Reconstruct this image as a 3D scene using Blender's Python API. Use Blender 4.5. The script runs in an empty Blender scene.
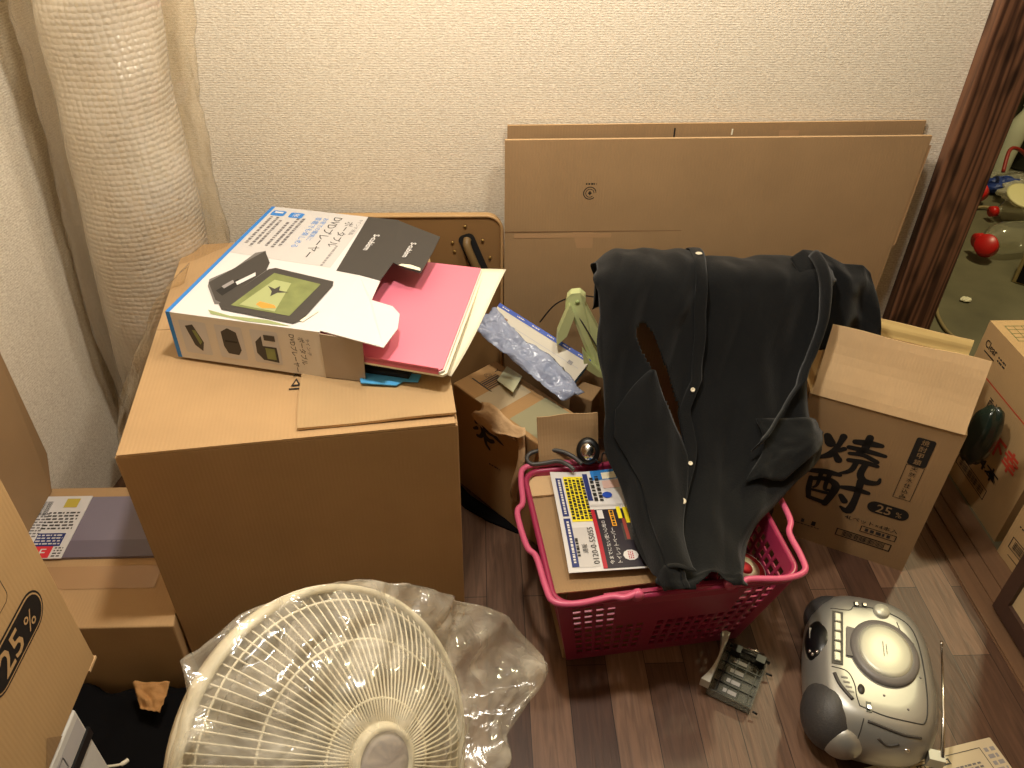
import bpy, bmesh, math, random
from mathutils import Vector, Matrix, noise
random.seed(7)
R = math.radians
S = bpy.context.scene
COL = S.collection

# ---------------------------------------------------------------- camera, light, exposure
cam = bpy.data.cameras.new('camera')
cam.sensor_fit = 'HORIZONTAL'; cam.sensor_width = 36.0; cam.lens = 36.0 * 805.0 / 1024.0
cam.clip_start = 0.02
co = bpy.data.objects.new('camera', cam); COL.objects.link(co)
rot = ((0.999223, 0.012633, -0.037329), (-0.037212, 0.614266, -0.788221), (0.012972, 0.788998, 0.614259))
m = Matrix(rot).to_4x4(); m.translation = (0, 0, 1.3)
co.matrix_world = m
S.camera = co
S.view_settings.view_transform = 'Standard'; S.view_settings.look = 'None'
S.view_settings.gamma = 1.0; S.view_settings.use_curve_mapping = False
S.view_settings.exposure = 0.0
w = bpy.data.worlds.new('world'); S.world = w; w.use_nodes = True
w.node_tree.nodes['Background'].inputs[0].default_value = (1.0, 0.86, 0.70, 1)
w.node_tree.nodes['Background'].inputs[1].default_value = 0.04
def lamp(name, loc, power, col, rad):
    l = bpy.data.lights.new(name, 'POINT'); l.energy = power; l.color = col; l.shadow_soft_size = rad
    o = bpy.data.objects.new(name, l); COL.objects.link(o); o.location = loc; return o
lamp('pendant_bulb', (-0.06, 0.85, 1.75), 46, (1.0, 0.925, 0.80), 0.05)
lamp('pendant_bulb', (0.38, 0.95, 1.75), 20, (1.0, 0.925, 0.80), 0.05)
lamp('other_room_bulb', (1.75, 2.1, 2.2), 85, (1.0, 0.90, 0.55), 0.08)

# ---------------------------------------------------------------- materials
def lin(c):
    return tuple(((v / 255) / 12.92 if v / 255 <= 0.04045 else ((v / 255 + 0.055) / 1.055) ** 2.4) for v in c) + (1,)
MATS = {}
def mat(name, col, rough=0.6, metal=0.0, var=0.0, vscale=8.0, bump=0.0, bscale=60.0, coat=0.0, spec=0.5, alpha=None, sheen=0.0, stretch=(1, 1, 1)):
    if name in MATS: return MATS[name]
    M = bpy.data.materials.new(name); M.use_nodes = True; MATS[name] = M
    N = M.node_tree.nodes; L = M.node_tree.links; b = N['Principled BSDF']
    b.inputs['Base Color'].default_value = lin(col); b.inputs['Roughness'].default_value = rough
    b.inputs['Metallic'].default_value = metal; b.inputs['Specular IOR Level'].default_value = spec
    b.inputs['Coat Weight'].default_value = coat
    if sheen: b.inputs['Sheen Weight'].default_value = sheen
    if alpha is not None: b.inputs['Alpha'].default_value = alpha
    tc = N.new('ShaderNodeTexCoord'); mp = N.new('ShaderNodeMapping'); L.new(tc.outputs['Object'], mp.inputs[0])
    mp.inputs['Scale'].default_value = stretch
    if var:
        n = N.new('ShaderNodeTexNoise'); n.inputs['Scale'].default_value = vscale; n.inputs['Detail'].default_value = 5
        L.new(mp.outputs[0], n.inputs['Vector'])
        mx = N.new('ShaderNodeMix'); mx.data_type = 'RGBA'
        c = lin(col); mx.inputs[6].default_value = tuple(v * (1 - var) for v in c[:3]) + (1,)
        mx.inputs[7].default_value = tuple(min(1, v * (1 + var)) for v in c[:3]) + (1,)
        L.new(n.outputs[0], mx.inputs[0]); L.new(mx.outputs[2], b.inputs['Base Color'])
    if bump:
        n2 = N.new('ShaderNodeTexNoise'); n2.inputs['Scale'].default_value = bscale; n2.inputs['Detail'].default_value = 4
        L.new(mp.outputs[0], n2.inputs['Vector'])
        bp = N.new('ShaderNodeBump'); bp.inputs['Strength'].default_value = bump; bp.inputs['Distance'].default_value = 0.004
        L.new(n2.outputs[0], bp.inputs['Height']); L.new(bp.outputs[0], b.inputs['Normal'])
    return M

def cardboard(name, col, ribs=(1, 0, 0)):
    M = mat(name, col, 0.75, var=0.14, vscale=9, spec=0.25)
    N = M.node_tree.nodes; L = M.node_tree.links; b = N['Principled BSDF']
    tc = N.new('ShaderNodeTexCoord'); wv = N.new('ShaderNodeTexWave'); wv.inputs['Scale'].default_value = 55; wv.inputs['Distortion'].default_value = 0.6
    L.new(tc.outputs['Object'], wv.inputs[0])
    n = N.new('ShaderNodeTexNoise'); n.inputs['Scale'].default_value = 35; L.new(tc.outputs['Object'], n.inputs[0])
    ad = N.new('ShaderNodeMath'); ad.operation = 'MULTIPLY_ADD'; ad.inputs[1].default_value = 0.35
    L.new(wv.outputs['Fac'], ad.inputs[0]); L.new(n.outputs[0], ad.inputs[2])
    bp = N.new('ShaderNodeBump'); bp.inputs['Strength'].default_value = 0.12; bp.inputs['Distance'].default_value = 0.003
    L.new(ad.outputs[0], bp.inputs['Height']); L.new(bp.outputs[0], b.inputs['Normal'])
    return M

def film(name, tint, opac, rough=0.25, bump=0.0, bs=20, glk=1.0, base=0.05, vary=0):
    """clear plastic film: see-through, milky, glossy"""
    M = bpy.data.materials.new(name); M.use_nodes = True; MATS[name] = M
    N = M.node_tree.nodes; L = M.node_tree.links
    for n in list(N): N.remove(n)
    out = N.new('ShaderNodeOutputMaterial'); tr = N.new('ShaderNodeBsdfTransparent'); tr.inputs[0].default_value = tuple(.8 + .2 * q for q in lin(tint))
    df = N.new('ShaderNodeBsdfDiffuse'); df.inputs[0].default_value = lin(tint)
    tl = N.new('ShaderNodeBsdfTranslucent'); tl.inputs[0].default_value = lin(tint)
    gl = N.new('ShaderNodeBsdfGlossy'); gl.inputs['Roughness'].default_value = rough
    m1 = N.new('ShaderNodeMixShader'); m1.inputs[0].default_value = 0.35; L.new(df.outputs[0], m1.inputs[1]); L.new(tl.outputs[0], m1.inputs[2])
    m2 = N.new('ShaderNodeMixShader'); m2.inputs[0].default_value = opac; L.new(tr.outputs[0], m2.inputs[1]); L.new(m1.outputs[0], m2.inputs[2])
    if vary:
        t2 = N.new('ShaderNodeTexCoord'); nn_ = N.new('ShaderNodeTexNoise'); nn_.inputs['Scale'].default_value = vary; nn_.inputs['Detail'].default_value = 3; nn_.inputs['Distortion'].default_value = 1.5; L.new(t2.outputs['Object'], nn_.inputs[0])
        mr = N.new('ShaderNodeMapRange'); mr.inputs[1].default_value = .42; mr.inputs[2].default_value = .72; mr.inputs[3].default_value = opac * .55; mr.inputs[4].default_value = min(1, opac * 2.4); L.new(nn_.outputs[0], mr.inputs[0]); L.new(mr.outputs[0], m2.inputs[0])
    m3 = N.new('ShaderNodeMixShader'); fr = N.new('ShaderNodeLayerWeight'); pw = N.new('ShaderNodeMath'); pw.operation = 'POWER'; pw.inputs[1].default_value = 4.0; L.new(fr.outputs['Facing'], pw.inputs[0])
    mm = N.new('ShaderNodeMath'); mm.operation = 'MULTIPLY_ADD'; mm.inputs[1].default_value = glk; mm.inputs[2].default_value = base; L.new(pw.outputs[0], mm.inputs[0]); L.new(mm.outputs[0], m3.inputs[0]); L.new(m2.outputs[0], m3.inputs[1]); L.new(gl.outputs[0], m3.inputs[2])
    L.new(m3.outputs[0], out.inputs[0])
    if bump:
        tc = N.new('ShaderNodeTexCoord'); n2 = N.new('ShaderNodeTexNoise'); n2.inputs['Scale'].default_value = bs; n2.inputs['Detail'].default_value = 3
        n2.inputs['Distortion'].default_value = 1.2
        L.new(tc.outputs['Object'], n2.inputs[0]); bp = N.new('ShaderNodeBump'); bp.inputs['Strength'].default_value = bump; bp.inputs['Distance'].default_value = 0.01
        L.new(n2.outputs[0], bp.inputs['Height'])
        for s in (df, gl): L.new(bp.outputs[0], s.inputs['Normal'])
    return M

CB = cardboard('cardboard', (184, 150, 108))
CBd = cardboard('cardboard_brown', (158, 128, 92))
CBy = cardboard('cardboard_yellowish', (188, 154, 108))
CBl = cardboard('cardboard_inner', (206, 174, 132))
CBw = cardboard('cardboard_worn', (176, 138, 92))
EDGE = mat('cardboard_cut_edge', (205, 170, 125), 0.9, bump=0.4, bscale=300)
TAPE = mat('packing_tape', (178, 142, 104), 0.25, var=0.06, coat=0.3)
TAPEL = mat('pale_packing_tape', (188, 170, 138), 0.3, var=0.08)
INK = mat('black_ink', (26, 23, 22), 0.6)
REDINK = mat('red_ink', (205, 70, 45), 0.7)
WHITE = mat('white_print', (218, 215, 214), 0.5)
WHITEP = mat('white_plastic', (225, 222, 214), 0.4)
CREAM = mat('cream_plastic', (226, 218, 194), 0.4)
BLUE = mat('blue_print', (40, 125, 205), 0.45)
NAVY = mat('navy_print', (30, 45, 110), 0.5)
YEL = mat('yellow_print', (245, 225, 40), 0.55)
CHAR = mat('charcoal_print', (60, 56, 53), 0.5)
GREYP = mat('grey_print', (150, 145, 145), 0.5)
GREYT = mat('grey_text', (110, 106, 108), 0.6)
LGREY = mat('light_grey_print', (200, 196, 194), 0.5)
GREENP = mat('green_print', (124, 132, 78), 0.5, var=0.4, vscale=40)
GREENL = mat('pale_green_print', (165, 172, 118), 0.5)
PINKF = mat('pink_folder', (238, 128, 148), 0.5, var=0.04)
PAPER = mat('paper', (240, 232, 205), 0.8, var=0.04, bump=0.1)
NEWS = mat('newsprint', (208, 192, 160), 0.85, var=0.06, vscale=20)
BLKP = mat('black_plastic', (22, 22, 23), 0.35)
BLKM = mat('black_matte', (18, 17, 17), 0.8)
PINKB = mat('pink_basket_plastic', (158, 48, 82), 0.32, spec=0.5)
PINKH = mat('pink_handle_plastic', (206, 92, 126), 0.35)
SILV = mat('silver_paint', (162, 161, 156), 0.36, metal=0.55, var=0.04)
SILVL = mat('silver_lid', (204, 204, 188), 0.42, metal=0.35, var=0.06, vscale=25)
DGREY = mat('dark_grey_plastic', (62, 60, 60), 0.5, bump=0.2, bscale=400)
MGREY = mat('mid_grey_plastic', (112, 108, 106), 0.4)
CHROME = mat('chrome', (210, 205, 200), 0.2, metal=1.0)
LCD = mat('display_window', (16, 16, 18), 0.3, spec=.35)
CLOTH = mat('black_cloth', (18, 19, 20), 0.92, var=0.12, vscale=30, bump=0.25, bscale=350, spec=0.15, sheen=0.15)
CLOTHB = mat('very_dark_cloth', (14, 13, 14), 0.95, spec=0.1)
LEATH = mat('tan_leather', (120, 95, 58), 0.5, var=0.15)
HARDB = mat('brown_hardboard', (136, 102, 62), 0.5, var=0.1)
HARDT = mat('hardboard_trim', (196, 158, 108), 0.5)
LIME = mat('lime_plastic', (204, 212, 152), 0.4)
PURP = mat('purple_grey_plastic', (128, 120, 136), 0.3, var=0.06, coat=0.3)
RED = mat('red_plastic', (190, 35, 30), 0.4)
SMOKE = mat('smoky_plastic', (120, 122, 112), 0.12, alpha=0.5, coat=0.5)
TBLUE = mat('blue_crumple', (40, 62, 130), 0.5)
TERRA = mat('beige_panel', (196, 170, 128), 0.8, var=0.05)
FRAMEW = mat('dark_frame_wood', (70, 48, 38), 0.5)

def wallpaper():
    M = mat('woven_wallpaper', (232, 222, 204), 0.85, spec=0.2)
    N = M.node_tree.nodes; L = M.node_tree.links; b = N['Principled BSDF']
    tc = N.new('ShaderNodeTexCoord')
    mp = N.new('ShaderNodeMapping'); mp.inputs['Scale'].default_value = (170, 170, 420); L.new(tc.outputs['Object'], mp.inputs[0])
    n = N.new('ShaderNodeTexNoise'); n.inputs['Scale'].default_value = 1; n.inputs['Detail'].default_value = 3; L.new(mp.outputs[0], n.inputs[0])
    mp2 = N.new('ShaderNodeMapping'); mp2.inputs['Scale'].default_value = (330, 330, 330); L.new(tc.outputs['Object'], mp2.inputs[0])
    n2 = N.new('ShaderNodeTexNoise'); n2.inputs['Scale'].default_value = 1; L.new(mp2.outputs[0], n2.inputs[0])
    ad = N.new('ShaderNodeMath'); ad.operation = 'MULTIPLY_ADD'; ad.inputs[1].default_value = 0.5
    L.new(n2.outputs[0], ad.inputs[0]); L.new(n.outputs[0], ad.inputs[2])
    bp = N.new('ShaderNodeBump'); bp.inputs['Strength'].default_value = 0.5; bp.inputs['Distance'].default_value = 0.003
    L.new(ad.outputs[0], bp.inputs['Height']); L.new(bp.outputs[0], b.inputs['Normal'])
    wv = N.new('ShaderNodeTexWave'); wv.bands_direction = 'Z'; wv.inputs['Scale'].default_value = 71; wv.inputs['Distortion'].default_value = 2.2; wv.inputs['Detail'].default_value = 2; wv.inputs['Detail Scale'].default_value = 8; L.new(tc.outputs['Object'], wv.inputs[0])
    a2 = N.new('ShaderNodeMath'); a2.operation = 'MULTIPLY_ADD'; a2.inputs[1].default_value = 0.17; L.new(wv.outputs['Fac'], a2.inputs[0]); L.new(ad.outputs[0], a2.inputs[2]); L.new(a2.outputs[0], bp.inputs['Height']); ad = a2
    mr = N.new('ShaderNodeMapRange'); mr.inputs[1].default_value = .5; mr.inputs[2].default_value = 1.1; L.new(a2.outputs[0], mr.inputs[0])
    cr = N.new('ShaderNodeMix'); cr.data_type = 'RGBA'; cr.inputs[6].default_value = lin((206, 190, 166)); cr.inputs[7].default_value = lin((250, 240, 220))
    L.new(mr.outputs[0], cr.inputs[0]); L.new(cr.outputs[2], b.inputs['Base Color'])
    return M
WALLP = wallpaper()

def floor_mat():
    M = mat('walnut_laminate', (96, 68, 54), 0.42, spec=0.4)
    N = M.node_tree.nodes; L = M.node_tree.links; b = N['Principled BSDF']
    tc = N.new('ShaderNodeTexCoord'); sp = N.new('ShaderNodeSeparateXYZ'); L.new(tc.outputs['Object'], sp.inputs[0])
    ax = N.new('ShaderNodeMath'); ax.operation = 'ADD'; ax.inputs[1].default_value = 7.156; L.new(sp.outputs['X'], ax.inputs[0])
    ay = N.new('ShaderNodeMath'); ay.operation = 'ADD'; ay.inputs[1].default_value = 3.21; L.new(sp.outputs['Y'], ay.inputs[0])
    cb = N.new('ShaderNodeCombineXYZ'); L.new(ay.outputs[0], cb.inputs[0]); L.new(ax.outputs[0], cb.inputs[1])
    br = N.new('ShaderNodeTexBrick'); L.new(cb.outputs[0], br.inputs['Vector'])
    br.inputs['Scale'].default_value = 1.0; br.inputs['Brick Width'].default_value = 0.42; br.inputs['Row Height'].default_value = 0.0716
    br.inputs['Mortar Size'].default_value = 0.0007; br.inputs['Mortar Smooth'].default_value = 0.2; br.inputs['Bias'].default_value = 0.0
    br.offset = 0.37; br.offset_frequency = 2
    br.inputs['Color1'].default_value = lin((72, 48, 37)); br.inputs['Color2'].default_value = lin((122, 92, 72)); br.inputs['Mortar'].default_value = lin((38, 27, 22))
    mp = N.new('ShaderNodeMapping'); mp.inputs['Scale'].default_value = (60, 4.5, 1); L.new(tc.outputs['Object'], mp.inputs[0])
    n = N.new('ShaderNodeTexNoise'); n.inputs['Scale'].default_value = 1.4; n.inputs['Detail'].default_value = 6; n.inputs['Distortion'].default_value = 1.6
    L.new(mp.outputs[0], n.inputs[0])
    rp = N.new('ShaderNodeValToRGB'); rp.color_ramp.elements[0].position = 0.3; rp.color_ramp.elements[0].color = (0.55, 0.55, 0.55, 1)
    rp.color_ramp.elements[1].position = 0.7; rp.color_ramp.elements[1].color = (1.25, 1.25, 1.25, 1); L.new(n.outputs[0], rp.inputs[0])
    mx = N.new('ShaderNodeMix'); mx.data_type = 'RGBA'; mx.blend_type = 'MULTIPLY'; mx.inputs[0].default_value = 0.75
    L.new(br.outputs['Color'], mx.inputs[6]); L.new(rp.outputs[0], mx.inputs[7]); L.new(mx.outputs[2], b.inputs['Base Color'])
    bp = N.new('ShaderNodeBump'); bp.inputs['Strength'].default_value = 0.25; bp.inputs['Distance'].default_value = 0.002
    L.new(n.outputs[0], bp.inputs['Height']); L.new(bp.outputs[0], b.inputs['Normal'])
    return M
FLOORM = floor_mat()

def post_mat():
    M = mat('stained_cedar', (96, 58, 36), 0.5, spec=0.35)
    N = M.node_tree.nodes; L = M.node_tree.links; b = N['Principled BSDF']
    tc = N.new('ShaderNodeTexCoord'); mp = N.new('ShaderNodeMapping'); mp.inputs['Scale'].default_value = (1, 1, 0.045); L.new(tc.outputs['Object'], mp.inputs[0])
    wv = N.new('ShaderNodeTexWave'); wv.inputs['Scale'].default_value = 20; wv.inputs['Distortion'].default_value = 9.0; wv.inputs['Detail'].default_value = 2
    wv.inputs['Detail Scale'].default_value = 2; L.new(mp.outputs[0], wv.inputs[0])
    n = N.new('ShaderNodeTexNoise'); n.inputs['Scale'].default_value = 14; L.new(tc.outputs['Object'], n.inputs[0])
    n.inputs['Detail'].default_value = 1
    mpp = N.new('ShaderNodeMapping'); mpp.inputs['Scale'].default_value = (2, 2, 0.7); L.new(tc.outputs['Object'], mpp.inputs[0]); L.new(mpp.outputs[0], n.inputs[0])
    mx = N.new('ShaderNodeMix'); mx.data_type = 'RGBA'; mx.inputs[6].default_value = lin((66, 42, 30)); mx.inputs[7].default_value = lin((120, 82, 58))
    L.new(wv.outputs['Fac'], mx.inputs[0])
    rp = N.new('ShaderNodeValToRGB'); rp.color_ramp.elements[0].position = 0.34; rp.color_ramp.elements[0].color = (0.3, 0.3, 0.3, 1)
    rp.color_ramp.elements[1].position = 0.46; rp.color_ramp.elements[1].color = (1, 1, 1, 1); L.new(n.outputs[0], rp.inputs[0])
    m2 = N.new('ShaderNodeMix'); m2.data_type = 'RGBA'; m2.blend_type = 'MULTIPLY'; m2.inputs[0].default_value = 0.8
    L.new(mx.outputs[2], m2.inputs[6]); L.new(rp.outputs[0], m2.inputs[7]); L.new(m2.outputs[2], b.inputs['Base Color'])
    return M
POSTM = post_mat()
SILLM = mat('worn_wood_sill', (112, 82, 58), 0.55, var=0.3, vscale=6, stretch=(14, 1, 1))
CONC = mat('dirty_grey_floor', (104, 98, 74), 0.55, var=0.5, vscale=7, bump=0.3, bscale=12)
BUBM = None
def bubble_mat():
    M = film('bubble_wrap_film', (250, 246, 242), 0.72, 0.2, base=.14)
    N = M.node_tree.nodes; L = M.node_tree.links
    tc = N.new('ShaderNodeTexCoord'); v = N.new('ShaderNodeTexVoronoi'); v.inputs['Scale'].default_value = 105
    v.inputs['Randomness'].default_value = 0.25; L.new(tc.outputs['Object'], v.inputs['Vector'])
    n = N.new('ShaderNodeTexNoise'); n.inputs['Scale'].default_value = 11; n.inputs['Detail'].default_value = 3; L.new(tc.outputs['Object'], n.inputs[0])
    ma = N.new('ShaderNodeMath'); ma.operation = 'MULTIPLY_ADD'; ma.inputs[1].default_value = -0.55; L.new(v.outputs['Distance'], ma.inputs[0]); L.new(n.outputs[0], ma.inputs[2])
    bp = N.new('ShaderNodeBump'); bp.inputs['Strength'].default_value = 0.8; bp.inputs['Distance'].default_value = 0.012; L.new(ma.outputs[0], bp.inputs['Height'])
    for s in N:
        if s.type in ('BSDF_DIFFUSE', 'BSDF_GLOSSY'): L.new(bp.outputs[0], s.inputs['Normal'])
    return M
BUBM = bubble_mat()
BAG = film('clear_bag_film', (252, 246, 232), 0.22, 0.14, bump=0.9, bs=13, glk=0.5, base=.09, vary=9)
WRAP = film('yellowed_wrap_film', (250, 234, 200), 0.12, 0.16, base=.08, bump=0.3, bs=12, glk=0.8)
BFILM = film('blue_film', (196, 206, 232), 0.75, 0.15, bump=0.7, bs=45)
CLEARP = film('clear_bottle_film', (235, 232, 205), 0.2, 0.1)

# ---------------------------------------------------------------- mesh helpers
V = Vector
class MB:
    def __init__(s): s.v = []; s.f = []; s.m = []; s.sm = []; s.mats = []
    def mi(s, m):
        if m not in s.mats: s.mats.append(m)
        return s.mats.index(m)
    def add(s, vs, fs, m, smooth=False, M=None):
        k = len(s.v); i = s.mi(m)
        s.v += [tuple(M @ V(p)) if M is not None else tuple(p) for p in vs]
        for f in fs: s.f.append([k + a for a in f]); s.m.append(i); s.sm.append(smooth)
        return s
    def box(s, a, b, m, M=None):
        x0, y0, z0 = a; x1, y1, z1 = b
        vs = [(x0, y0, z0), (x1, y0, z0), (x1, y1, z0), (x0, y1, z0), (x0, y0, z1), (x1, y0, z1), (x1, y1, z1), (x0, y1, z1)]
        return s.add(vs, [(0, 3, 2, 1), (4, 5, 6, 7), (0, 1, 5, 4), (1, 2, 6, 5), (2, 3, 7, 6), (3, 0, 4, 7)], m, M=M)
    def hexa(s, lo, hi, m, M=None):
        return s.add(list(lo) + list(hi), [(0, 3, 2, 1), (4, 5, 6, 7), (0, 1, 5, 4), (1, 2, 6, 5), (2, 3, 7, 6), (3, 0, 4, 7)], m, M=M)
    def slab(s, pts, th, m, edge=None):
        """closed plate: outline pts, thickness along minus normal"""
        p = [V(q) for q in pts]; n = V((0, 0, 0))
        for i in range(len(p)): n += p[i].cross(p[(i + 1) % len(p)])
        n.normalize(); k = len(p)
        bk = [q - n * th for q in p]
        s.add(p + bk, [tuple(range(k)), tuple(range(2 * k - 1, k - 1, -1))], m)
        s.add(p + bk, [(i, i + k, (i + 1) % k + k, (i + 1) % k) for i in range(k)], edge or m)
        return s
    def tube(s, pts, r, m, seg=8, closed=False, smooth=True, M=None):
        P = [V(p) for p in pts]; n = len(P); vs = []; fs = []
        up = None
        for i in range(n):
            a = P[(i - 1) % n] if (closed or i > 0) else P[i]; b = P[(i + 1) % n] if (closed or i < n - 1) else P[i]
            t = (b - a).normalized()
            if up is None:
                up = t.orthogonal().normalized()
            up = (up - t * up.dot(t)).normalized(); sd = t.cross(up)
            rr = r[i] if isinstance(r, (list, tuple)) else r
            for j in range(seg):
                an = 2 * math.pi * j / seg; vs.append(P[i] + (up * math.cos(an) + sd * math.sin(an)) * rr)
        for i in range(n if closed else n - 1):
            for j in range(seg):
                a = i * seg + j; b = i * seg + (j + 1) % seg; c = ((i + 1) % n) * seg + (j + 1) % seg; d = ((i + 1) % n) * seg + j
                fs.append((a, b, c, d))
        if not closed: fs += [tuple(range(seg - 1, -1, -1)), tuple(range((n - 1) * seg, n * seg))]
        return s.add(vs, fs, m, smooth, M)
    def lathe(s, prof, m, seg=32, M=None, smooth=True, sx=1.0, sy=1.0):
        vs = []; fs = []; n = len(prof)
        for i, (r, z) in enumerate(prof):
            for j in range(seg):
                a = 2 * math.pi * j / seg; vs.append((r * math.cos(a) * sx, r * math.sin(a) * sy, z))
        for i in range(n - 1):
            for j in range(seg):
                fs.append((i * seg + j, i * seg + (j + 1) % seg, (i + 1) * seg + (j + 1) % seg, (i + 1) * seg + j))
        if prof[0][0] > 1e-6: fs.append(tuple(range(seg - 1, -1, -1)))
        if prof[-1][0] > 1e-6: fs.append(tuple(range((n - 1) * seg, n * seg)))
        return s.add(vs, fs, m, smooth, M)
    def grid(s, fn, nu, nv, m, smooth=True, keep=None, M=None):
        vs = [fn(i / nu, j / nv) for j in range(nv + 1) for i in range(nu + 1)]
        fs = [(j * (nu + 1) + i, j * (nu + 1) + i + 1, (j + 1) * (nu + 1) + i + 1, (j + 1) * (nu + 1) + i)
              for j in range(nv) for i in range(nu) if keep is None or keep((i + .5) / nu, (j + .5) / nv)]
        return s.add(vs, fs, m, smooth, M)
    def build(s, name, parent=None, mods=(), bevel=0, solid=0, sub=0, weld=False):
        me = bpy.data.meshes.new(name); me.from_pydata(s.v, [], s.f)
        for m in s.mats: me.materials.append(m)
        me.polygons.foreach_set('material_index', s.m); me.polygons.foreach_set('use_smooth', s.sm); me.update()
        if weld:
            b = bmesh.new(); b.from_mesh(me); bmesh.ops.remove_doubles(b, verts=b.verts, dist=1e-5)
            bmesh.ops.recalc_face_normals(b, faces=b.faces); b.to_mesh(me); b.free()
        o = bpy.data.objects.new(name, me); COL.objects.link(o)
        if parent: o.parent = parent
        if solid: md = o.modifiers.new('solid', 'SOLIDIFY'); md.thickness = solid; md.offset = 0
        if sub: md = o.modifiers.new('sub', 'SUBSURF'); md.levels = sub; md.render_levels = sub
        if bevel:
            md = o.modifiers.new('bevel', 'BEVEL'); md.width = bevel; md.segments = 2; md.limit_method = 'ANGLE'; md.angle_limit = R(40)
        return o

def tag(o, label=None, cat=None, group=None, kind=None):
    if label: o['label'] = label
    if cat: o['category'] = cat
    if group: o['group'] = group
    if kind: o['kind'] = kind
    return o
def thing(name, loc, label, cat, x=None, group=None):
    """Empty at the base; x = local x direction in plan"""
    o = bpy.data.objects.new(name, None); COL.objects.link(o); o.location = loc; o.empty_display_size = 0.05
    if x is not None: o.rotation_euler = (0, 0, math.atan2(x[1], x[0]))
    return tag(o, label, cat, group)

TXT = {}
def text_geo(s, offset=0.0):
    k = (s, offset)
    if k in TXT: return TXT[k]
    c = bpy.data.curves.new('t', 'FONT'); c.body = s; c.size = 1; c.resolution_u = 2; c.align_x = 'CENTER'; c.align_y = 'CENTER'; c.offset = offset
    o = bpy.data.objects.new('t', c); COL.objects.link(o)
    dg = bpy.context.evaluated_depsgraph_get(); me = bpy.data.meshes.new_from_object(o.evaluated_get(dg))
    vs = [tuple(v.co) for v in me.vertices]; fs = [tuple(p.vertices) for p in me.polygons]
    bpy.data.objects.remove(o); bpy.data.meshes.remove(me); bpy.data.curves.remove(c)
    if vs:
        x0 = min(v[0] for v in vs); x1 = max(v[0] for v in vs); y0 = min(v[1] for v in vs); y1 = max(v[1] for v in vs)
        vs = [(v[0] - (x0 + x1) / 2, v[1] - (y0 + y1) / 2, 0) for v in vs]; dim = (x1 - x0, y1 - y0)
    else: dim = (1, 1)
    TXT[k] = (vs, fs, dim); return TXT[k]

class Face:
    """2-D frame on a surface: o origin, u right, v up; prints ink into a mesh"""
    def __init__(s, mb, o, u, v, lift=0.0006):
        s.mb = mb; s.o = V(o); s.u = V(u).normalized(); s.v = V(v); s.v = (s.v - s.u * s.v.dot(s.u)).normalized(); s.n = s.u.cross(s.v); s.l = lift
    def P(s, a, b, l=1): return s.o + s.u * a + s.v * b + s.n * s.l * l
    def poly(s, pts, m, l=1): s.mb.add([s.P(a, b, l) for a, b in pts], [tuple(range(len(pts)))], m)
    def rect(s, a, b, w, h, m, l=1, ang=0):
        c, n = math.cos(R(ang)), math.sin(R(ang))
        s.poly([(a + x * c - y * n, b + x * n + y * c) for x, y in ((-w / 2, -h / 2), (w / 2, -h / 2), (w / 2, h / 2), (-w / 2, h / 2))], m, l)
    def rrect(s, a, b, w, h, r, m, l=1, ang=0, n=6):
        pts = []
        for cx, cy, a0 in ((w / 2 - r, h / 2 - r, 0), (-w / 2 + r, h / 2 - r, 90), (-w / 2 + r, -h / 2 + r, 180), (w / 2 - r, -h / 2 + r, 270)):
            for i in range(n + 1):
                t = R(a0 + 90 * i / n); pts.append((cx + r * math.cos(t), cy + r * math.sin(t)))
        c, q = math.cos(R(ang)), math.sin(R(ang))
        s.poly([(a + x * c - y * q, b + x * q + y * c) for x, y in pts], m, l)
    def frame(s, a, b, w, h, t, m, l=1, ang=0):
        c, q = math.cos(R(ang)), math.sin(R(ang))
        for x, y, ww, hh in ((0, h / 2, w + t, t), (0, -h / 2, w + t, t), (w / 2, 0, t, h), (-w / 2, 0, t, h)):
            s.rect(a + x * c - y * q, b + x * q + y * c, ww, hh, m, l, ang)
    def text(s, t, a, b, h, m, ang=0, w=None, bold=0.0, l=1.6, sx=None):
        vs, fs, d = text_geo(t, bold); k = h / max(d[1], 1e-6); kx = k if w is None else w / d[0]
        c, q = math.cos(R(ang)), math.sin(R(ang))
        s.mb.add([s.P(a + x * kx * c - y * k * q, b + x * kx * q + y * k * c, l) for x, y, _ in vs], fs, m)
    def bars(s, a, b, w, h, n, m, l=1, ang=0, seed=1):
        rn = random.Random(seed); c, q = math.cos(R(ang)), math.sin(R(ang))
        for i in range(n):
            x = -w / 2 + w * (i + .5) / n; s.rect(a + x * c, b + x * q, w / n * rn.uniform(.3, .75), h, m, l, ang)
    def lines(s, a, b, w, h, n, m, ang=0, t=.5, l=1, seed=3):
        """rows of tiny unreadable print"""
        rn = random.Random(seed); c, q = math.cos(R(ang)), math.sin(R(ang))
        for i in range(n):
            y = h / 2 - h * (i + .5) / n; x = -w / 2
            while x < w / 2:
                ww = rn.uniform(.3, 1.0) * h / n * 1.3; ww = min(ww, w / 2 - x)
                if ww > h / n * .15:
                    cx = x + ww / 2; s.rect(a + cx * c - y * q, b + cx * q + y * c, ww, h / n * t, m, l, ang)
                x += ww + h / n * rn.uniform(.2, .5)

def curve_pts(P, n=8, closed=False):
    P = [V(p) for p in P]; out = []; k = len(P)
    for i in range(k if closed else k - 1):
        p0 = P[(i - 1) % k] if (closed or i) else P[0]; p1 = P[i]; p2 = P[(i + 1) % k]; p3 = P[(i + 2) % k] if (closed or i + 2 < k) else P[-1]
        for j in range(n):
            t = j / n; out.append(0.5 * ((2 * p1) + (p2 - p0) * t + (2 * p0 - 5 * p1 + 4 * p2 - p3) * t * t + (3 * p1 - p0 - 3 * p2 + p3) * t ** 3))
    if not closed: out.append(P[-1])
    return out

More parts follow.
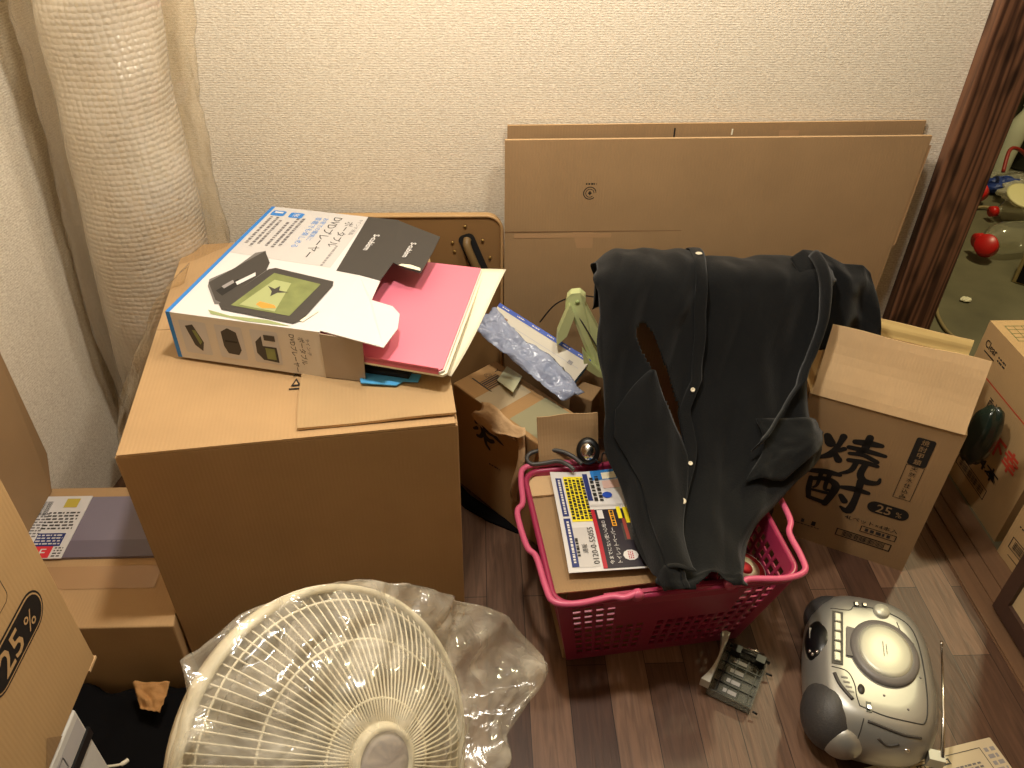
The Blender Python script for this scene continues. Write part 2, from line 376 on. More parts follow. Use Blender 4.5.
# ================================================================ THE ROOM
def struct(name, mb, bevel=0): return tag(mb.build(name, bevel=bevel), kind='structure')
XL, YB, XR = -0.795, 1.56, 0.955
struct('floor', MB().box((-1.5, -2.0, -.06), (XR, YB + .1, 0), FLOORM))
struct('wall_back', MB().box((-.9, YB, 0), (XR + .02, YB + .1, 2.75), WALLP))
struct('wall_left', MB().hexa([(-1.5, -2.0, 0), (-1.39, -2.0, 0), (-.785, YB, 0), (-.9, YB, 0)], [(-1.5, -2.0, 2.75), (-1.39, -2.0, 2.75), (-.785, YB, 2.75), (-.9, YB, 2.75)], WALLP))
struct('ceiling', MB().box((-1.5, -2.0, 2.75), (4.0, 4.6, 2.82), mat('ceiling_board', (150, 140, 122), 0.9)))
sill = MB()
sill.box((XR, -2.0, -.06), (1.075, YB - .02, 0.002), SILLM)
for x, w_ in ((.957, .020), (.996, .016), (1.030, .040)): sill.box((x, -2.0, 0.0021), (x + w_, YB - .02, .006), SILLM)
struct('trim_1', sill)
struct('trim_2', MB().box((.945, YB - .03, 0.003), (1.052, YB + .115, 2.75), POSTM), bevel=.004)
struct('floor_other_room', MB().box((1.075, -2.0, -.06), (4.0, 4.6, 0), CONC).box((XR - .02, YB + .1, -.06), (1.075, 4.6, 0), CONC))
struct('wall_other_room', MB().box((XR - .1, 4.5, 0), (4.0, 4.6, 2.75), mat('dim_plaster', (120, 100, 70), .9)).box((3.9, -2, 0), (4.0, 4.5, 2.75), mat('dim_plaster', (120, 100, 70), .9)))
# sliding door panel standing in the track
d = tag(MB().box((.994, .05, .05), (1.006, .905, 1.9), TERRA).build('door_1'), kind='structure')
MB().box((.986, .035, .0105), (1.010, .05, 1.9), FRAMEW).box((.986, .905, .0105), (1.010, .935, 1.9), FRAMEW).box((.986, .05, .0105), (1.010, .905, .05), FRAMEW).box((.986, .05, 1.88), (1.010, .905, 1.9), FRAMEW).build('door_frame', d)

# ================================================================ CARTONS
def carton_body(root, wd, d, h, m, th=.005, name='body'):
    b = MB()
    b.box((0, 0, 0), (wd, th, h), m).box((0, d - th, 0), (wd, d, h), m).box((0, th, 0), (th, d - th, h), m).box((wd - th, th, 0), (wd, d - th, h), m)
    b.box((th, th, 0), (wd - th, d - th, th), m)
    return b
def flap(root, a, b, direction, L, m, th=.004, name='flap', label=None, inset=.004, wob=0.0, printer=None, rows=6):
    """board hinged on edge a-b, running out by L along direction"""
    a = V(a); b = V(b); dr = V(direction).normalized(); e = (b - a).normalized(); a2 = a + e * inset; b2 = b - e * inset
    n = e.cross(dr).normalized(); mb = MB(); rn = random.Random(int(abs(L) * 1e4) + rows)
    nu = 10; ph = rn.random() * 6
    def fn(s, t):
        return a2 + (b2 - a2) * s + dr * (L * t * (1 + (.012 * math.sin(s * 9 + ph) if t > .9 else 0))) + n * (wob * t * math.sin(s * 5 + ph) + wob * .6 * math.sin(t * 7 + s * 2))
    vs = []; k = (nu + 1) * (rows + 1)
    for side in (0, 1):
        for j in range(rows + 1):
            for i in range(nu + 1): vs.append(fn(i / nu, j / rows) - n * th * (0.5 - side))
    F = []; Eg = []
    for j in range(rows):
        for i in range(nu):
            q = [j * (nu + 1) + i, j * (nu + 1) + i + 1, (j + 1) * (nu + 1) + i + 1, (j + 1) * (nu + 1) + i]
            F.append([x + k for x in q]); F.append(q[::-1])
    def e2(p, q): Eg.append((p, q, q + k, p + k))
    for i in range(nu): e2(i, i + 1); e2(rows * (nu + 1) + i + 1, rows * (nu + 1) + i)
    for j in range(rows): e2((j + 1) * (nu + 1), j * (nu + 1)); e2(j * (nu + 1) + nu, (j + 1) * (nu + 1) + nu)
    mb.add(vs, F, m); mb.add(vs, Eg, EDGE)
    if printer: printer(mb, a2, e, dr, n)
    return tag(mb.build(name, root), label)

# --- big box in the middle
bx = thing('cardboard_box', (-0.498, 0.816, 0), 'largest plain brown cardboard box, standing tall with the portable player carton on top', 'cardboard box', (0.463, 0.058))
W, D, H = .467, .596, .55
b = carton_body(bx, W, D, H - .004, CB); b.build('body', bx, bevel=.003)
flap(bx, (0, 0, H - .002), (W, 0, H - .002), (0, 1, 0.004), .297, CB, wob=.0006, label='front top flap lying closed')
flap(bx, (W, D, H - .002), (0, D, H - .002), (0, -1, 0.004), .297, CB, wob=.0006, label='rear top flap lying closed')
mb = MB(); f = Face(mb, (0, 0, H + .0012), (1, 0, 0), (0, 1, 0))
f.poly([(.228, .118), (.243, .118), (.2355, .137)], INK); f.poly([(.232, .121), (.239, .121), (.2355, .130)], CB, 1.6)
f.text('A', .2355, .146, .010, INK); f.rect(.2355, .1115, .02, .003, INK)
tag(mb.build('print', bx), 'small black triangular recycling mark')
flap(bx, (W - .001, .010, H + .006), (W - .001, .45, H + .006), (-1, 0, -.012), .222, cardboard('cardboard_pale_flap', (176, 146, 106)), wob=.0015, label='paler loose flap folded over the top')

# --- carton of the portable player
o0 = (-.472, 1.035, .5565)
dv = thing('printed_carton', o0, 'opened white printed carton of a portable player, with a black band and torn open end', 'product box', (.232, -.058))
W, D, H = .245, .366, .083
t = .002
b = MB(); KR = mat('grey_board', (168, 150, 130), .8)
b.box((0, 0, 0), (W, t, H), WHITE).box((0, D - t, 0), (W, D, H), WHITE).box((0, t, 0), (t, D - t, H), BLUE).box((t, t, 0), (W, D - t, t), KR).box((t, t, H - t), (W, D - t, H), WHITE)
tp = Face(b, (0, 0, H), (1, 0, 0), (0, 1, 0), .0003)
tp.rect(.0035, D / 2, .007, D, BLUE)
tp.poly([(.007, .188), (.19, .188 - .01), (.188, D), (.007, D)], LGREY, 1)
tp.poly([(.203, .171), (W, .166), (W, D), (.187, D)], CHAR, 2)
tp.rrect(.024, .342, .026, .020, .004, BLUE, 2); tp.rect(.024, .345, .016, .006, WHITE, 3)
tp.rrect(.059, .341, .026, .020, .004, BLUE, 2); tp.text('液', .059, .341, .013, WHITE, l=3)
tp.text('ポータブル', .164, .292, .017, INK, ang=-90, w=.094)
tp.text('DVDプレーヤー', .138, .276, .019, INK, ang=-90, w=.148)
tp.text('9インチ液晶', .180, .322, .008, GREYT, ang=-90, w=.058)
tp.text('お家での鑑賞に', .117, .300, .010, BLUE, ang=-90, w=.085)
tp.text('車載でも楽しめる', .103, .286, .012, BLUE, ang=-90, w=.115)
for x, yy, l in ((.078, .27, .105), (.068, .265, .112), (.056, .258, .09), (.040, .262, .09), (.030, .262, .112), (.018, .265, .105)):
    tp.lines(x, yy + .01, l, .0065, 1, GREYT, ang=-90, t=.8, seed=int(x * 1000), l=2)
tp.lines(.173, .215, .07, .006, 1, GREYP, ang=-90, t=.7, l=2)
tp.text('S-cubism', .226, .275, .011, WHITE, ang=-90, w=.058, bold=.02, l=3)
tp.poly([(.018, .100), (.026, .080), (.062, .034), (.075, .038), (.094, .146), (.064, .206), (.050, .196), (.040, .14)], MGREY, 2)     # the player, keyboard half standing
tp.poly([(.022, .09), (.063, .205), (.088, .17), (.093, .147), (.07, .04), (.058, .045)], CHAR, 3)
tp.poly([(.045, .07), (.062, .110), (.074, .10), (.062, .058)], INK, 4)
tp.poly([(.048, .083), (.056, .105), (.062, .098), (.055, .078)], GREYP, 5); tp.poly([(.063, .10), (.08, .135), (.085, .125), (.07, .092)], WHITE, 5)
tp.poly([(.068, .036), (.096, .150), (.105, .156), (.212, .137), (.216, .124), (.209, .022), (.200, .010), (.080, .022)], CHAR, 4)     # screen half
tp.poly([(.088, .036), (.110, .140), (.196, .124), (.186, .028)], GREENP, 5)
tp.poly([(.100, .040), (.120, .120), (.150, .116), (.160, .034)], GREENL, 5.6)
tp.poly([(.118, .100), (.132, .094), (.137, .104), (.141, .091), (.158, .089), (.141, .084), (.135, .072), (.131, .086)], CHAR, 6.5)
tp.poly([(.126, .055), (.152, .050), (.158, .043), (.138, .038), (.124, .046)], mat('orange_print', (220, 150, 60), .5), 6.5)
tp.rect(.215, .035, .006, .035, PAPER, 6, ang=-20)
tp.poly([(.06, .018), (.1, .010), (.16, .012), (.20, .004), (.13, .002), (.07, .008)], mat('leaf_print', (150, 160, 110), .5), 2)
fr = Face(b, (0, 0, 0), (1, 0, 0), (0, 0, 1), .0003)
fr.rect(.0035, H / 2, .007, H, BLUE, 1.5)
fr.poly([(.007, 0), (W, 0), (W, H), (.007, H)], mat('warm_white_print', (214, 204, 190), .5), 1)
for cx in (.040, .098, .155):
    fr.rrect(cx, .042, .044, .060, .003, LGREY, 2)
fr.poly([(.027, .062), (.040, .066), (.052, .035), (.047, .018), (.036, .028)], CHAR, 3); fr.poly([(.037, .056), (.043, .056), (.050, .036), (.045, .03)], GREENP, 4)
fr.poly([(.085, .06), (.097, .068), (.110, .062), (.113, .03), (.107, .02), (.09, .021), (.085, .034)], CHAR, 3); fr.rect(.099, .044, .02, .003, INK, 4)
fr.poly([(.139, .050), (.150, .062), (.150, .044), (.172, .044), (.172, .016), (.147, .018), (.138, .03)], CHAR, 3); fr.rect(.161, .031, .015, .020, GREENP, 4); fr.rect(.163, .060, .018, .010, CHAR, 4)
fr.text('ポータブル', .214, .044, .010, INK, ang=-90, w=.050); fr.text('DVDプレーヤー', .200, .038, .010, INK, ang=-90, w=.068); fr.text('9インチ', .224, .052, .006, GREYT, ang=-90, w=.03)
b.build('carton_shell', dv)
mb = MB(); zt = H + .0008      # black torn flap
mb.slab([(W, .165, zt), (.283, .156, zt + .001), (.285, .215, zt + .001), (.31, .203, zt), (.337, .198, zt - .002), (.336, .273, zt - .003), (.333, .327, zt - .003), (W, .364, zt)], .0015, CHAR)
f = Face(mb, (0, 0, zt + .0004), (1, 0, 0), (0, 1, 0)); f.text('S-cubism', .298, .262, .010, WHITE, ang=-90, w=.052, bold=.02)
f.poly([(.296, .2085), (.3115, .204), (.3365, .1985), (.334, .207), (.315, .214), (.300, .213)], PAPER, 2)
tag(mb.build('end_flap', dv), 'black flap with a torn lower edge')
mb = MB(); mb.slab([(W, .003, zt), (.345, -.009, zt - .006), (.350, .04, zt - .005), (.341, .077, zt - .004), (.325, .092, zt - .002), (.289, .099, zt), (.283, .156, zt), (W, .165, zt)], .0015, WHITE)
f = Face(mb, (0, 0, zt + .001), (1, 0, -.05), (0, 1, 0)); f.text('ポータブルDVDプレーヤー', .300, .042, .008, GREYT, ang=68, w=.075); f.lines(.316, .035, .05, .005, 1, GREYP, ang=68, t=.7); f.lines(.288, .02, .03, .005, 1, GREYP, ang=68, t=.7)
tag(mb.build('end_flap', dv), 'cream flap torn into steps')
MB().slab([(W, 0, H - .002), (W, 0, .002), (.306, .004, .001), (.309, .003, H - .006)][::-1], .0018, KR).build('side_flap', dv)

# contents sliding out of the carton
def loc_d(x, y, z=0): # carton plan coordinates to room coordinates
    l = math.hypot(.232, -.058); ux, uy = .232 / l, -.058 / l
    return (o0[0] + ux * x - uy * y, o0[1] + uy * x + ux * y, o0[2] + z)
fo = thing('pink_folder', loc_d(.15, .0, .03), 'bright pink document folder sliding out of the printed carton', 'folder', (.232, -.058))
mb = MB()
for k, (z0, z1, m_, dd) in enumerate(((.006, .010, PAPER, .006), (.0105, .013, WHITEP, .002), (.0135, .0165, PINKF, 0))):
    mb.slab([(.0, .012, z0 + .0), (.272 + dd, -.0, z0), (.277 + dd, .006, z0), (.262 + dd, .300, z0), (.175, .300, z0), (.01, .300, z0)], z1 - z0, m_)
mb.slab([(.0, .012, .0165), (.0, .012, .0055), (.272, 0, .0055), (.272, 0, .0165)], .001, mat('pink_spine', (214, 105, 125), .5))
mb.build('cover', fo)
mb = MB()
def pf(s, t): return (.15 + .135 * s + .02 * t * s, .02 + .29 * t, .002 + .006 * math.sin(s * 3 + t * 5) * s - .010 * s * s * (1 - t) + .006 * s * t)
o = tag(mb.grid(pf, 14, 18, PAPER).build('paper_sheet', None, solid=.0006), 'loose cream paper sheet curling out beneath the pink folder', 'paper')
o.location = loc_d(.15, 0, .027); o.rotation_euler = (0, 0, math.atan2(-.058, .232))
bf = thing('document_file', loc_d(.1, .0, .003), 'black file with a light blue tab, under the pink folder', 'folder', (.232, -.058))
MB().box((-.09, .016, 0), (.27, .30, .012), BLKM).build('cover', bf, bevel=.002)
mb = MB().slab([(.19, .016, .004), (.203, -.008, .0035), (.256, -.002, .0035), (.263, .010, .0035), (.285, .013, .004), (.285, .03, .004), (.19, .03, .004)], .002, mat('light_blue_tab', (84, 172, 235), .45))
tag(mb.build('index_tab', bf), 'light blue tab')

# --- shochu carton at the right
sc = thing('cardboard_box', (.612, 1.155, 0), 'opened liquor carton standing right of the basket, big black brushed characters on its front', 'cardboard box', (.887, -.462))
W, D, H = .270, .262, .37
b = carton_body(sc, W, D, H, CBd)
f = Face(b, (0, 0, 0), (1, 0, 0), (0, 0, 1), .0006)
def brush(f, ox, oy, k, strokes, m, wk=1.45):
    for s_ in strokes:
        pts = [(ox + x * k, oy + y * k) for x, y, _ in s_]; ws = [w_ * k * wk for _, _, w_ in s_]
        P = curve_pts([(p[0], p[1], w_) for p, w_ in zip(pts, ws)], 5)
        L_ = []; Rr = []
        for i, p in enumerate(P):
            a = P[max(i - 1, 0)]; c = P[min(i + 1, len(P) - 1)]; d = V((c[0] - a[0], c[1] - a[1], 0)).normalized(); n = (-d.y, d.x)
            L_.append((p[0] + n[0] * p[2], p[1] + n[1] * p[2])); Rr.append((p[0] - n[0] * p[2], p[1] - n[1] * p[2]))
        for i in range(len(P) - 1): f.poly([Rr[i], Rr[i + 1], L_[i + 1], L_[i]], m)
        for q, w_ in ((P[0], ws[0]), (P[-1], ws[-1])):
            f.poly([(q[0] + w_ * math.cos(2 * math.pi * j / 10), q[1] + w_ * math.sin(2 * math.pi * j / 10)) for j in range(10)], m, 1.15)
YAKI = [[(.10, .78, .045), (.17, .66, .06)], [(.33, .86, .04), (.30, .66, .03), (.24, .45, .045), (.08, .30, .02)], [(.40, .62, .03), (.33, .55, .025)], [(.27, .50, .03), (.37, .36, .045)],
        [(.52, .82, .035), (.72, .86, .045), (.90, .88, .03)], [(.70, .98, .04), (.68, .72, .04), (.60, .62, .02)], [(.46, .68, .03), (.72, .70, .035), (1.0, .70, .025)],
        [(.50, .56, .025), (.70, .60, .03), (.92, .54, .03)], [(.52, .42, .03), (.75, .46, .035), (.95, .46, .025)], [(.64, .42, .03), (.60, .22, .03), (.44, .08, .015)],
        [(.78, .44, .035), (.76, .20, .04), (.86, .08, .045), (1.04, .12, .03), (1.06, .22, .015)]]
CHU = [[(.00, .82, .03), (.28, .90, .045), (.52, .92, .03)], [(.08, .68, .03), (.10, .40, .035), (.14, .22, .03)], [(.10, .66, .03), (.34, .74, .04), (.52, .66, .05), (.50, .40, .045), (.44, .16, .04)],
       [(.22, .88, .03), (.22, .56, .02), (.17, .46, .015)], [(.36, .86, .03), (.36, .52, .025), (.44, .50, .02)], [(.16, .40, .02), (.42, .42, .025)], [(.14, .20, .03), (.42, .18, .035)],
       [(.62, .66, .03), (.82, .70, .045), (1.06, .70, .03)], [(.88, .92, .045), (.90, .50, .04), (.86, .16, .05), (.72, .20, .02)], [(.66, .46, .035), (.74, .36, .045)]]
brush(f, .042, .192, .118, YAKI, INK)
brush(f, .040, .098, .110, CHU, INK)
f.rrect(.2145, .3055, .033, .066, .005, INK)
for i, ch in enumerate('焼酎甲類'): f.text(ch, .2145, .3295 - .0158 * i, .0125, CBd, l=2)
f.frame(.205 + .0095, .2285, .031, .086, .001, INK)
for i, ch in enumerate('天然水仕込み'): f.text(ch, .2145, .2645 - .0143 * i, .011, INK)
f.rrect(.2015, .146, .076, .030, .0149, INK); f.text('25', .194, .146, .021, CBd, bold=.01, l=2); f.text('%', .222, .1435, .013, CBd, l=2)
f.text('4Lペット×4本入', .183, .100, .012, INK, w=.100)
f.frame(.2015, .080, .066, .015, .0016, INK); f.lines(.2015, .080, .05, .010, 1, CHAR, t=.8)
f.frame(.180, .0515, .104, .018, .0022, INK); f.bars(.180, .0515, .082, .013, 34, INK)
f.rect(.082, .052, .008, .012, INK); f.rect(.060, .052, .006, .01, CHAR); f.lines(.06, .042, .07, .005, 1, CHAR)
b.build('body', sc, bevel=.002)
flap(sc, (0, 0, H), (W, 0, H), (0, .36, .93), .135, CBl, wob=.003, label='front flap standing up, paler inside', rows=8)
flap(sc, (W, D, H), (0, D, H), (0, .12, .45), .034, mat('lamplit_flap', (232, 200, 130), .75, var=.08), wob=.002, label='rear flap folded back, lamplight put into its yellow colour')  # brighter yellow than the other flaps: the other room's lamplight is in the colour
flap(sc, (0, D, H), (0, 0, H), (-.25, 0, .4), .05, CBl, wob=.002)

# --- near liquor carton at the left edge, on the white appliance
nc = thing('cardboard_box', (-.50, .268, .383), 'nearest liquor carton at the left edge, lettered 25% in a black pill', 'cardboard box', (0, 1))
W, D, H = .350, .262, .369
b = MB(); b.box((0, 0, 0), (W, D, H), CBy)
f = Face(b, (0, 0, 0), (1, 0, 0), (0, 0, 1), .0006)
f.rrect(.258, .1665, .124, .050, .0249, INK); f.rrect(.258, .1665, .119, .045, .0224, CBy, 1.5); f.rrect(.258, .1665, .115, .041, .0204, INK, 2)
f.text('25', .246, .1665, .031, CBy, bold=.012, l=3, w=.044); f.text('%', .288, .164, .021, CBy, l=3)
f.rrect(.252, .236, .060, .045, .010, INK); f.rrect(.252, .236, .057, .042, .009, CBy, 1.6)
f.rect(.246, .300, .012, .006, BLUE)
f.poly([(.20, .0), (.226, .030), (.245, .0)], CBd, 1)
b.build('body', nc, bevel=.002)
MB().box((W - .02, -.001, -.003), (W + .002, D, .001), EDGE).build('bottom_flap', nc)
ap = thing('white_appliance', (-.50, .20, 0), 'white appliance with a black stripe beneath the nearest liquor carton', 'appliance', (0, 1))
b = MB(); b.box((0, 0, 0.004), (.350, .30, .380), WHITEP); f = Face(b, (0, 0, 0), (1, 0, 0), (0, 0, 1), .0008)
f.rect(.245, .352, .20, .030, LGREY); f.frame(.272, .352, .05, .02, .0015, GREYP)
b.build('housing', ap, bevel=.004)
MB().box((.03, -.003, .318), (.350, .0, .334), BLKP).box((.350, -.003, .318), (.3515, .28, .334), BLKP).build('stripe', ap)

# --- low wide box by the left wall
lb = thing('cardboard_box', (0, 0, 0), 'low wide cardboard box by the left wall with a bagged label sheet on it', 'cardboard box')
b = MB(); b.hexa([(-.862, .795, 0), (-.502, .795, 0), (-.542, 1.11, 0), (-.850, 1.11, 0)], [(-.862, .795, .2), (-.496, .795, .2), (-.545, 1.11, .2), (-.850, 1.11, .2)], CB)
b.build('body', lb, bevel=.003)
mb = MB(); f = Face(mb, (-.87, .795, .2003), (1, 0, 0), (0, 1, 0)); f.rect(.16, .10, .32, .048, TAPE); mb.build('tape', lb)
ev = thing('label_sheet', (-.850, .935, .2008), 'white label sheet in a purple-grey plastic sleeve on the low wide box', 'envelope')
MB().box((.0, 0, 0), (.308, .145, .004), PURP).box((.0, 0, .0041), (.30, .038, .0052), mat('purple_dark_band', (112, 104, 118), .3)).build('sleeve', ev)  # darker purple band along the near edge of the sleeve
mb = MB().box((-.0, -.002, .0045), (.125, .146, .0058), WHITE); f = Face(mb, (0, 0, .0058), (1, 0, 0), (0, 1, 0), .0005)
f.bars(.045, .115, .030, .035, 14, CHAR); f.rect(.094, .128, .024, .022, mat('ochre_print', (196, 176, 70), .6)); f.lines(.090, .085, .055, .045, 6, CHAR, t=.5)
f.rect(.088, .040, .048, .030, NAVY); f.lines(.088, .04, .044, .026, 4, WHITE, t=.45, l=2); f.rect(.084, .012, .036, .026, mat('red_print', (214, 50, 60), .6)); f.text('F', .088, .010, .018, WHITE, l=2); f.lines(.113, .012, .014, .024, 4, CHAR); f.lines(.055, .075, .02, .06, 9, GREYT)
mb.build('label', ev)

# --- carton leaning in the left corner
b = thing('cardboard_box', (0, 0, 0), 'tall brown carton against the left wall, half behind the nearest liquor carton', 'cardboard box')
mb = MB(); mb.slab([(-.800, .70, .206), (-.806, 1.095, .206), (-.815, 1.14, .26), (-.822, 1.15, .56), (-.822, .70, .56)], .03, CBd)
mb.build('body', b, bevel=.002)

# ================================================================ FLAT BOARDS ON THE BACK WALL
def board(name, P, th, label, extra=None, m=CBd):
    """P: TL, TR, BR, BL"""
    mb = MB(); mb.slab([P[3], P[2], P[1], P[0]], th, m, EDGE)
    f = Face(mb, P[3], V(P[2]) - V(P[3]), V(P[0]) - V(P[3]), .0006)
    if extra: extra(f)
    o = mb.build(name); return tag(o, label, 'flattened cardboard')
G = 'flattened boxes leaning on the wall'
tag(board('flattened_box', [(.056, 1.545, .734), (.888, 1.549, .742), (.892, 1.512, .0), (.056, 1.509, .0)], .006, 'rearmost flattened box, its top edge peeking above the front one', lambda f: (f.rect(.56, .700, .04, .05, TAPE), f.rect(.33, .715, .003, .03, INK), f.rect(.445, .722, .003, .012, PAPER)), CBd), group=G)
def front_print(f):
    f.text('ア○', .345, .700, .008, INK); 
    n = 24
    for r0, r1 in ((.0115, .0135), (.0075, .009)):
        for i in range(n - 3):
            a, c = 2 * math.pi * i / n, 2 * math.pi * (i + 1) / n
            f.poly([(.170 + r0 * math.cos(a), .618 + r0 * math.sin(a)), (.170 + r1 * math.cos(a), .618 + r1 * math.sin(a)), (.170 + r1 * math.cos(c), .618 + r1 * math.sin(c)), (.170 + r0 * math.cos(c), .618 + r0 * math.sin(c))], INK)
    f.rect(.170, .618, .007, .003, INK); f.rect(.170, .618, .003, .008, INK); f.lines(.172, .637, .022, .005, 1, INK, t=.7)
    f.poly([(.3625, .545), (.3655, .545), (.3725, .716), (.3665, .716)], INK)                        # slit between the two flaps
    f.poly([(.372, .53), (.395, .53), (.402, .71), (.380, .71)], TAPE)
    f.rect(.60, .697, .42, .024, TAPE, 1.2); f.poly([(.588, .52), (.626, .52), (.640, .70), (.602, .70)], TAPE, 1)
    f.poly([(.806, .50), (.824, .50), (.838, .712), (.820, .712)], TAPE); f.rect(.12, .528, .20, .010, TAPE, 1.4); f.poly([(.15, .50), (.19, .50), (.20, .535), (.14, .535)], TAPE)
    f.rect(.41, .537, .82, .0016, mat('crease_line', (130, 98, 66), .8), 2)
tag(board('flattened_box', [(.050, 1.500, .722), (.883, 1.502, .729), (.835, 1.452, .0), (.050, 1.448, .0)], .008, 'front flattened box with a recycling mark, slit and tape strips', front_print), group=G)
tag(board('flattened_box', [(.052, 1.514, .716), (.866, 1.516, .722), (.86, 1.470, .0), (.052, 1.466, .0)], .007, 'middle flattened box sandwiched against the wall, only its edge showing', None), group=G)

# brown board case with carrying handle
ca = thing('board_case', (0, 0, 0), 'brown hardboard case with rounded corner and leather handle, leaning on the wall', 'case')
def rc(x0, x1, z0, z1, r, n=6):
    pts = []
    for cx, cz, a0 in ((x1 - r, z1 - r, 0), (x0 + r, z1 - r, 90), (x0 + r, z0 + r, 180), (x1 - r, z0 + r, 270)):
        for i in range(n + 1): a = R(a0 + 90 * i / n); pts.append((cx + r * math.cos(a), cz + r * math.sin(a)))
    return pts
def cy_(z): return 1.482 + .05 * z
mb = MB(); mb.slab([(x, cy_(z), z) for x, z in rc(-.36, .046, .002, .560, .032)], .018, HARDB, HARDT); mb.build('shell', ca)
mb = MB(); mb.tube([(x, cy_(z) - .001, z) for x, z in rc(-.36, .046, .002, .560, .032)], .0035, HARDT, 6, closed=True); mb.build('trim_edge', ca)
mb = MB()
f = Face(mb, (-.012, cy_(.468) - .0022, .468), (.93, 0, .36), (-.36, 0.05, .93), .0006)
f.rrect(0, 0, .034, .112, .012, BLKM); slot_ = mb.build('handle_slot', ca)
mb = MB()
mb.tube(curve_pts([f.P(.002, .045, 4), f.P(-.002, .036, 22), f.P(-.002, 0, 30), f.P(-.001, -.04, 22), f.P(.002, -.056, 4)], 5), .0085, LEATH, 8); mb.build('handle', ca)
for a, b_ in ((-.030, .048), (.008, .072), (.030, .030), (.030, -.012), (-.034, .028), (-.030, -.03)):
    q = MB(); q.lathe([(.0035, 0), (.003, .0015), (0, .002)], mat('brass', (170, 140, 80), .35, metal=.8), 10, Matrix.Translation(f.P(a, b_, 1)) @ Matrix.Rotation(R(90), 4, 'X')); q.build('rivet', slot_)

# ================================================================ WORN CARTON AND WHAT LIES ON IT
wc = thing('cardboard_box', (-.060, 1.315, 0), 'worn carton with torn paper and a black animal print, turned askew behind the big box', 'cardboard box', (.65, -.76))
W, D, H = .262, .118, .28
b = MB(); b.box((0, 0, 0), (W, D, H), CBw)
f = Face(b, (0, 0, H), (1, 0, 0), (0, 1, 0), .0006)
f.rect(.10, .05, .06, .10, TAPEL); f.rect(.205, .06, .085, .10, mat('grey_green_patch', (158, 152, 118), .6)); f.text('♲', .030, .07, .016, INK); f.text('Y', .030, .095, .012, INK)
f.bars(.052, .065, .034, .045, 6, CHAR, ang=0); f.rect(.045, .04, .06, .003, CHAR)
f = Face(b, (0, 0, 0), (1, 0, 0), (0, 0, 1), .0006)
AN = [[(.0, .62, .03), (.10, .70, .05), (.22, .62, .06)], [(.18, .98, .045), (.20, .80, .055), (.24, .66, .05), (.36, .60, .045), (.5, .62, .04), (.66, .58, .03), (.80, .55, .012)], [(.20, .60, .05), (.26, .44, .05), (.40, .40, .04), (.52, .46, .03)],
      [(.22, .48, .04), (.14, .34, .03), (.04, .30, .025)], [(.28, .42, .04), (.30, .26, .03), (.40, .18, .025)], [(.04, .50, .03), (-.06, .42, .02)]]
brush(f, .072, .155, .105, AN, INK)
f.lines(.13, .135, .035, .008, 1, CHAR, ang=10)
b.build('body', wc, bevel=.003)
# torn paper curling off the front edge
def tornp(s, t):
    return (.095 + .125 * s + .012 * math.sin(t * 6), -.004 - .018 * math.sin(t * 2.6), .290 - .050 * t + .010 * math.sin(s * 6 + t * 3) + .016 * s + .006 * noise.noise((s * 5, t * 5, 1)))
tag(MB().grid(tornp, 14, 10, mat('torn_kraft', (206, 170, 126), .8, bump=.5, bscale=90), keep=lambda s, t: t < .9 + .1 * math.sin(s * 17)).build('torn_paper', wc, solid=.0008), 'torn brown paper peeled off the edge')
def tornq(s, t):
    return (.200 + .022 * s + .012 * math.sin(t * 5), -.006 - .018 * math.sin(t * 3) * math.sin(s * 2 + .4), .282 - .19 * t + .006 * math.sin(s * 9))
tag(MB().grid(tornq, 5, 16, mat('torn_kraft', (206, 170, 126), .8)).build('torn_paper', wc, solid=.0008), 'narrow torn strip hanging down the side')
st = thing('price_sticker', (0, 0, 0), 'small crumpled whitish label stuck on top of the worn carton', 'label')
mb = MB(); mb.slab([(0.0312, 1.3165, 0.2850), (0.0534, 1.3632, 0.2860), (0.0823, 1.3095, 0.3000), (0.0618, 1.2572, 0.3000)][::-1], .002, mat('pale_green_label', (200, 200, 165), .6)); mb.build('label_paper', st)

# flat white box with a blue edge
bb = thing('flat_box', (0, 0, 0), 'flat white box with a blue lettered edge, leaning behind the worn carton', 'box')
P = [(0.0398, 1.4292, 0.4010), (0.2208, 1.3060, 0.3412), (0.1804, 1.2672, 0.3106), (-0.0005, 1.3825, 0.3652)]
mb = MB(); mb.slab([P[3], P[2], P[1], P[0]], .022, mat('off_white_card', (222, 214, 196), .6), BLUE); fb = Face(mb, P[0], V(P[1]) - V(P[0]), V(P[0]) - V(P[3]), .0006)
L_ = (V(P[1]) - V(P[0])).length
fb.rect(L_ / 2, -.0045, L_, .009, mat('royal_blue', (30, 75, 180), .5)); pass
for i in range(6): fb.lines(L_ * (i + .5) / 6, -.0045, .018, .0035, 1, WHITE, t=.7, l=2, seed=i)
fb.rect(L_ * .5, -.030, L_ * .9, .0012, LGREY); fb.rect(L_ * .86, -.028, .010, .008, GREYP); fb.rect(L_ * .13, -.028, .014, .012, mat('brown_patch', (150, 110, 80), .6))
mb.build('case', bb)
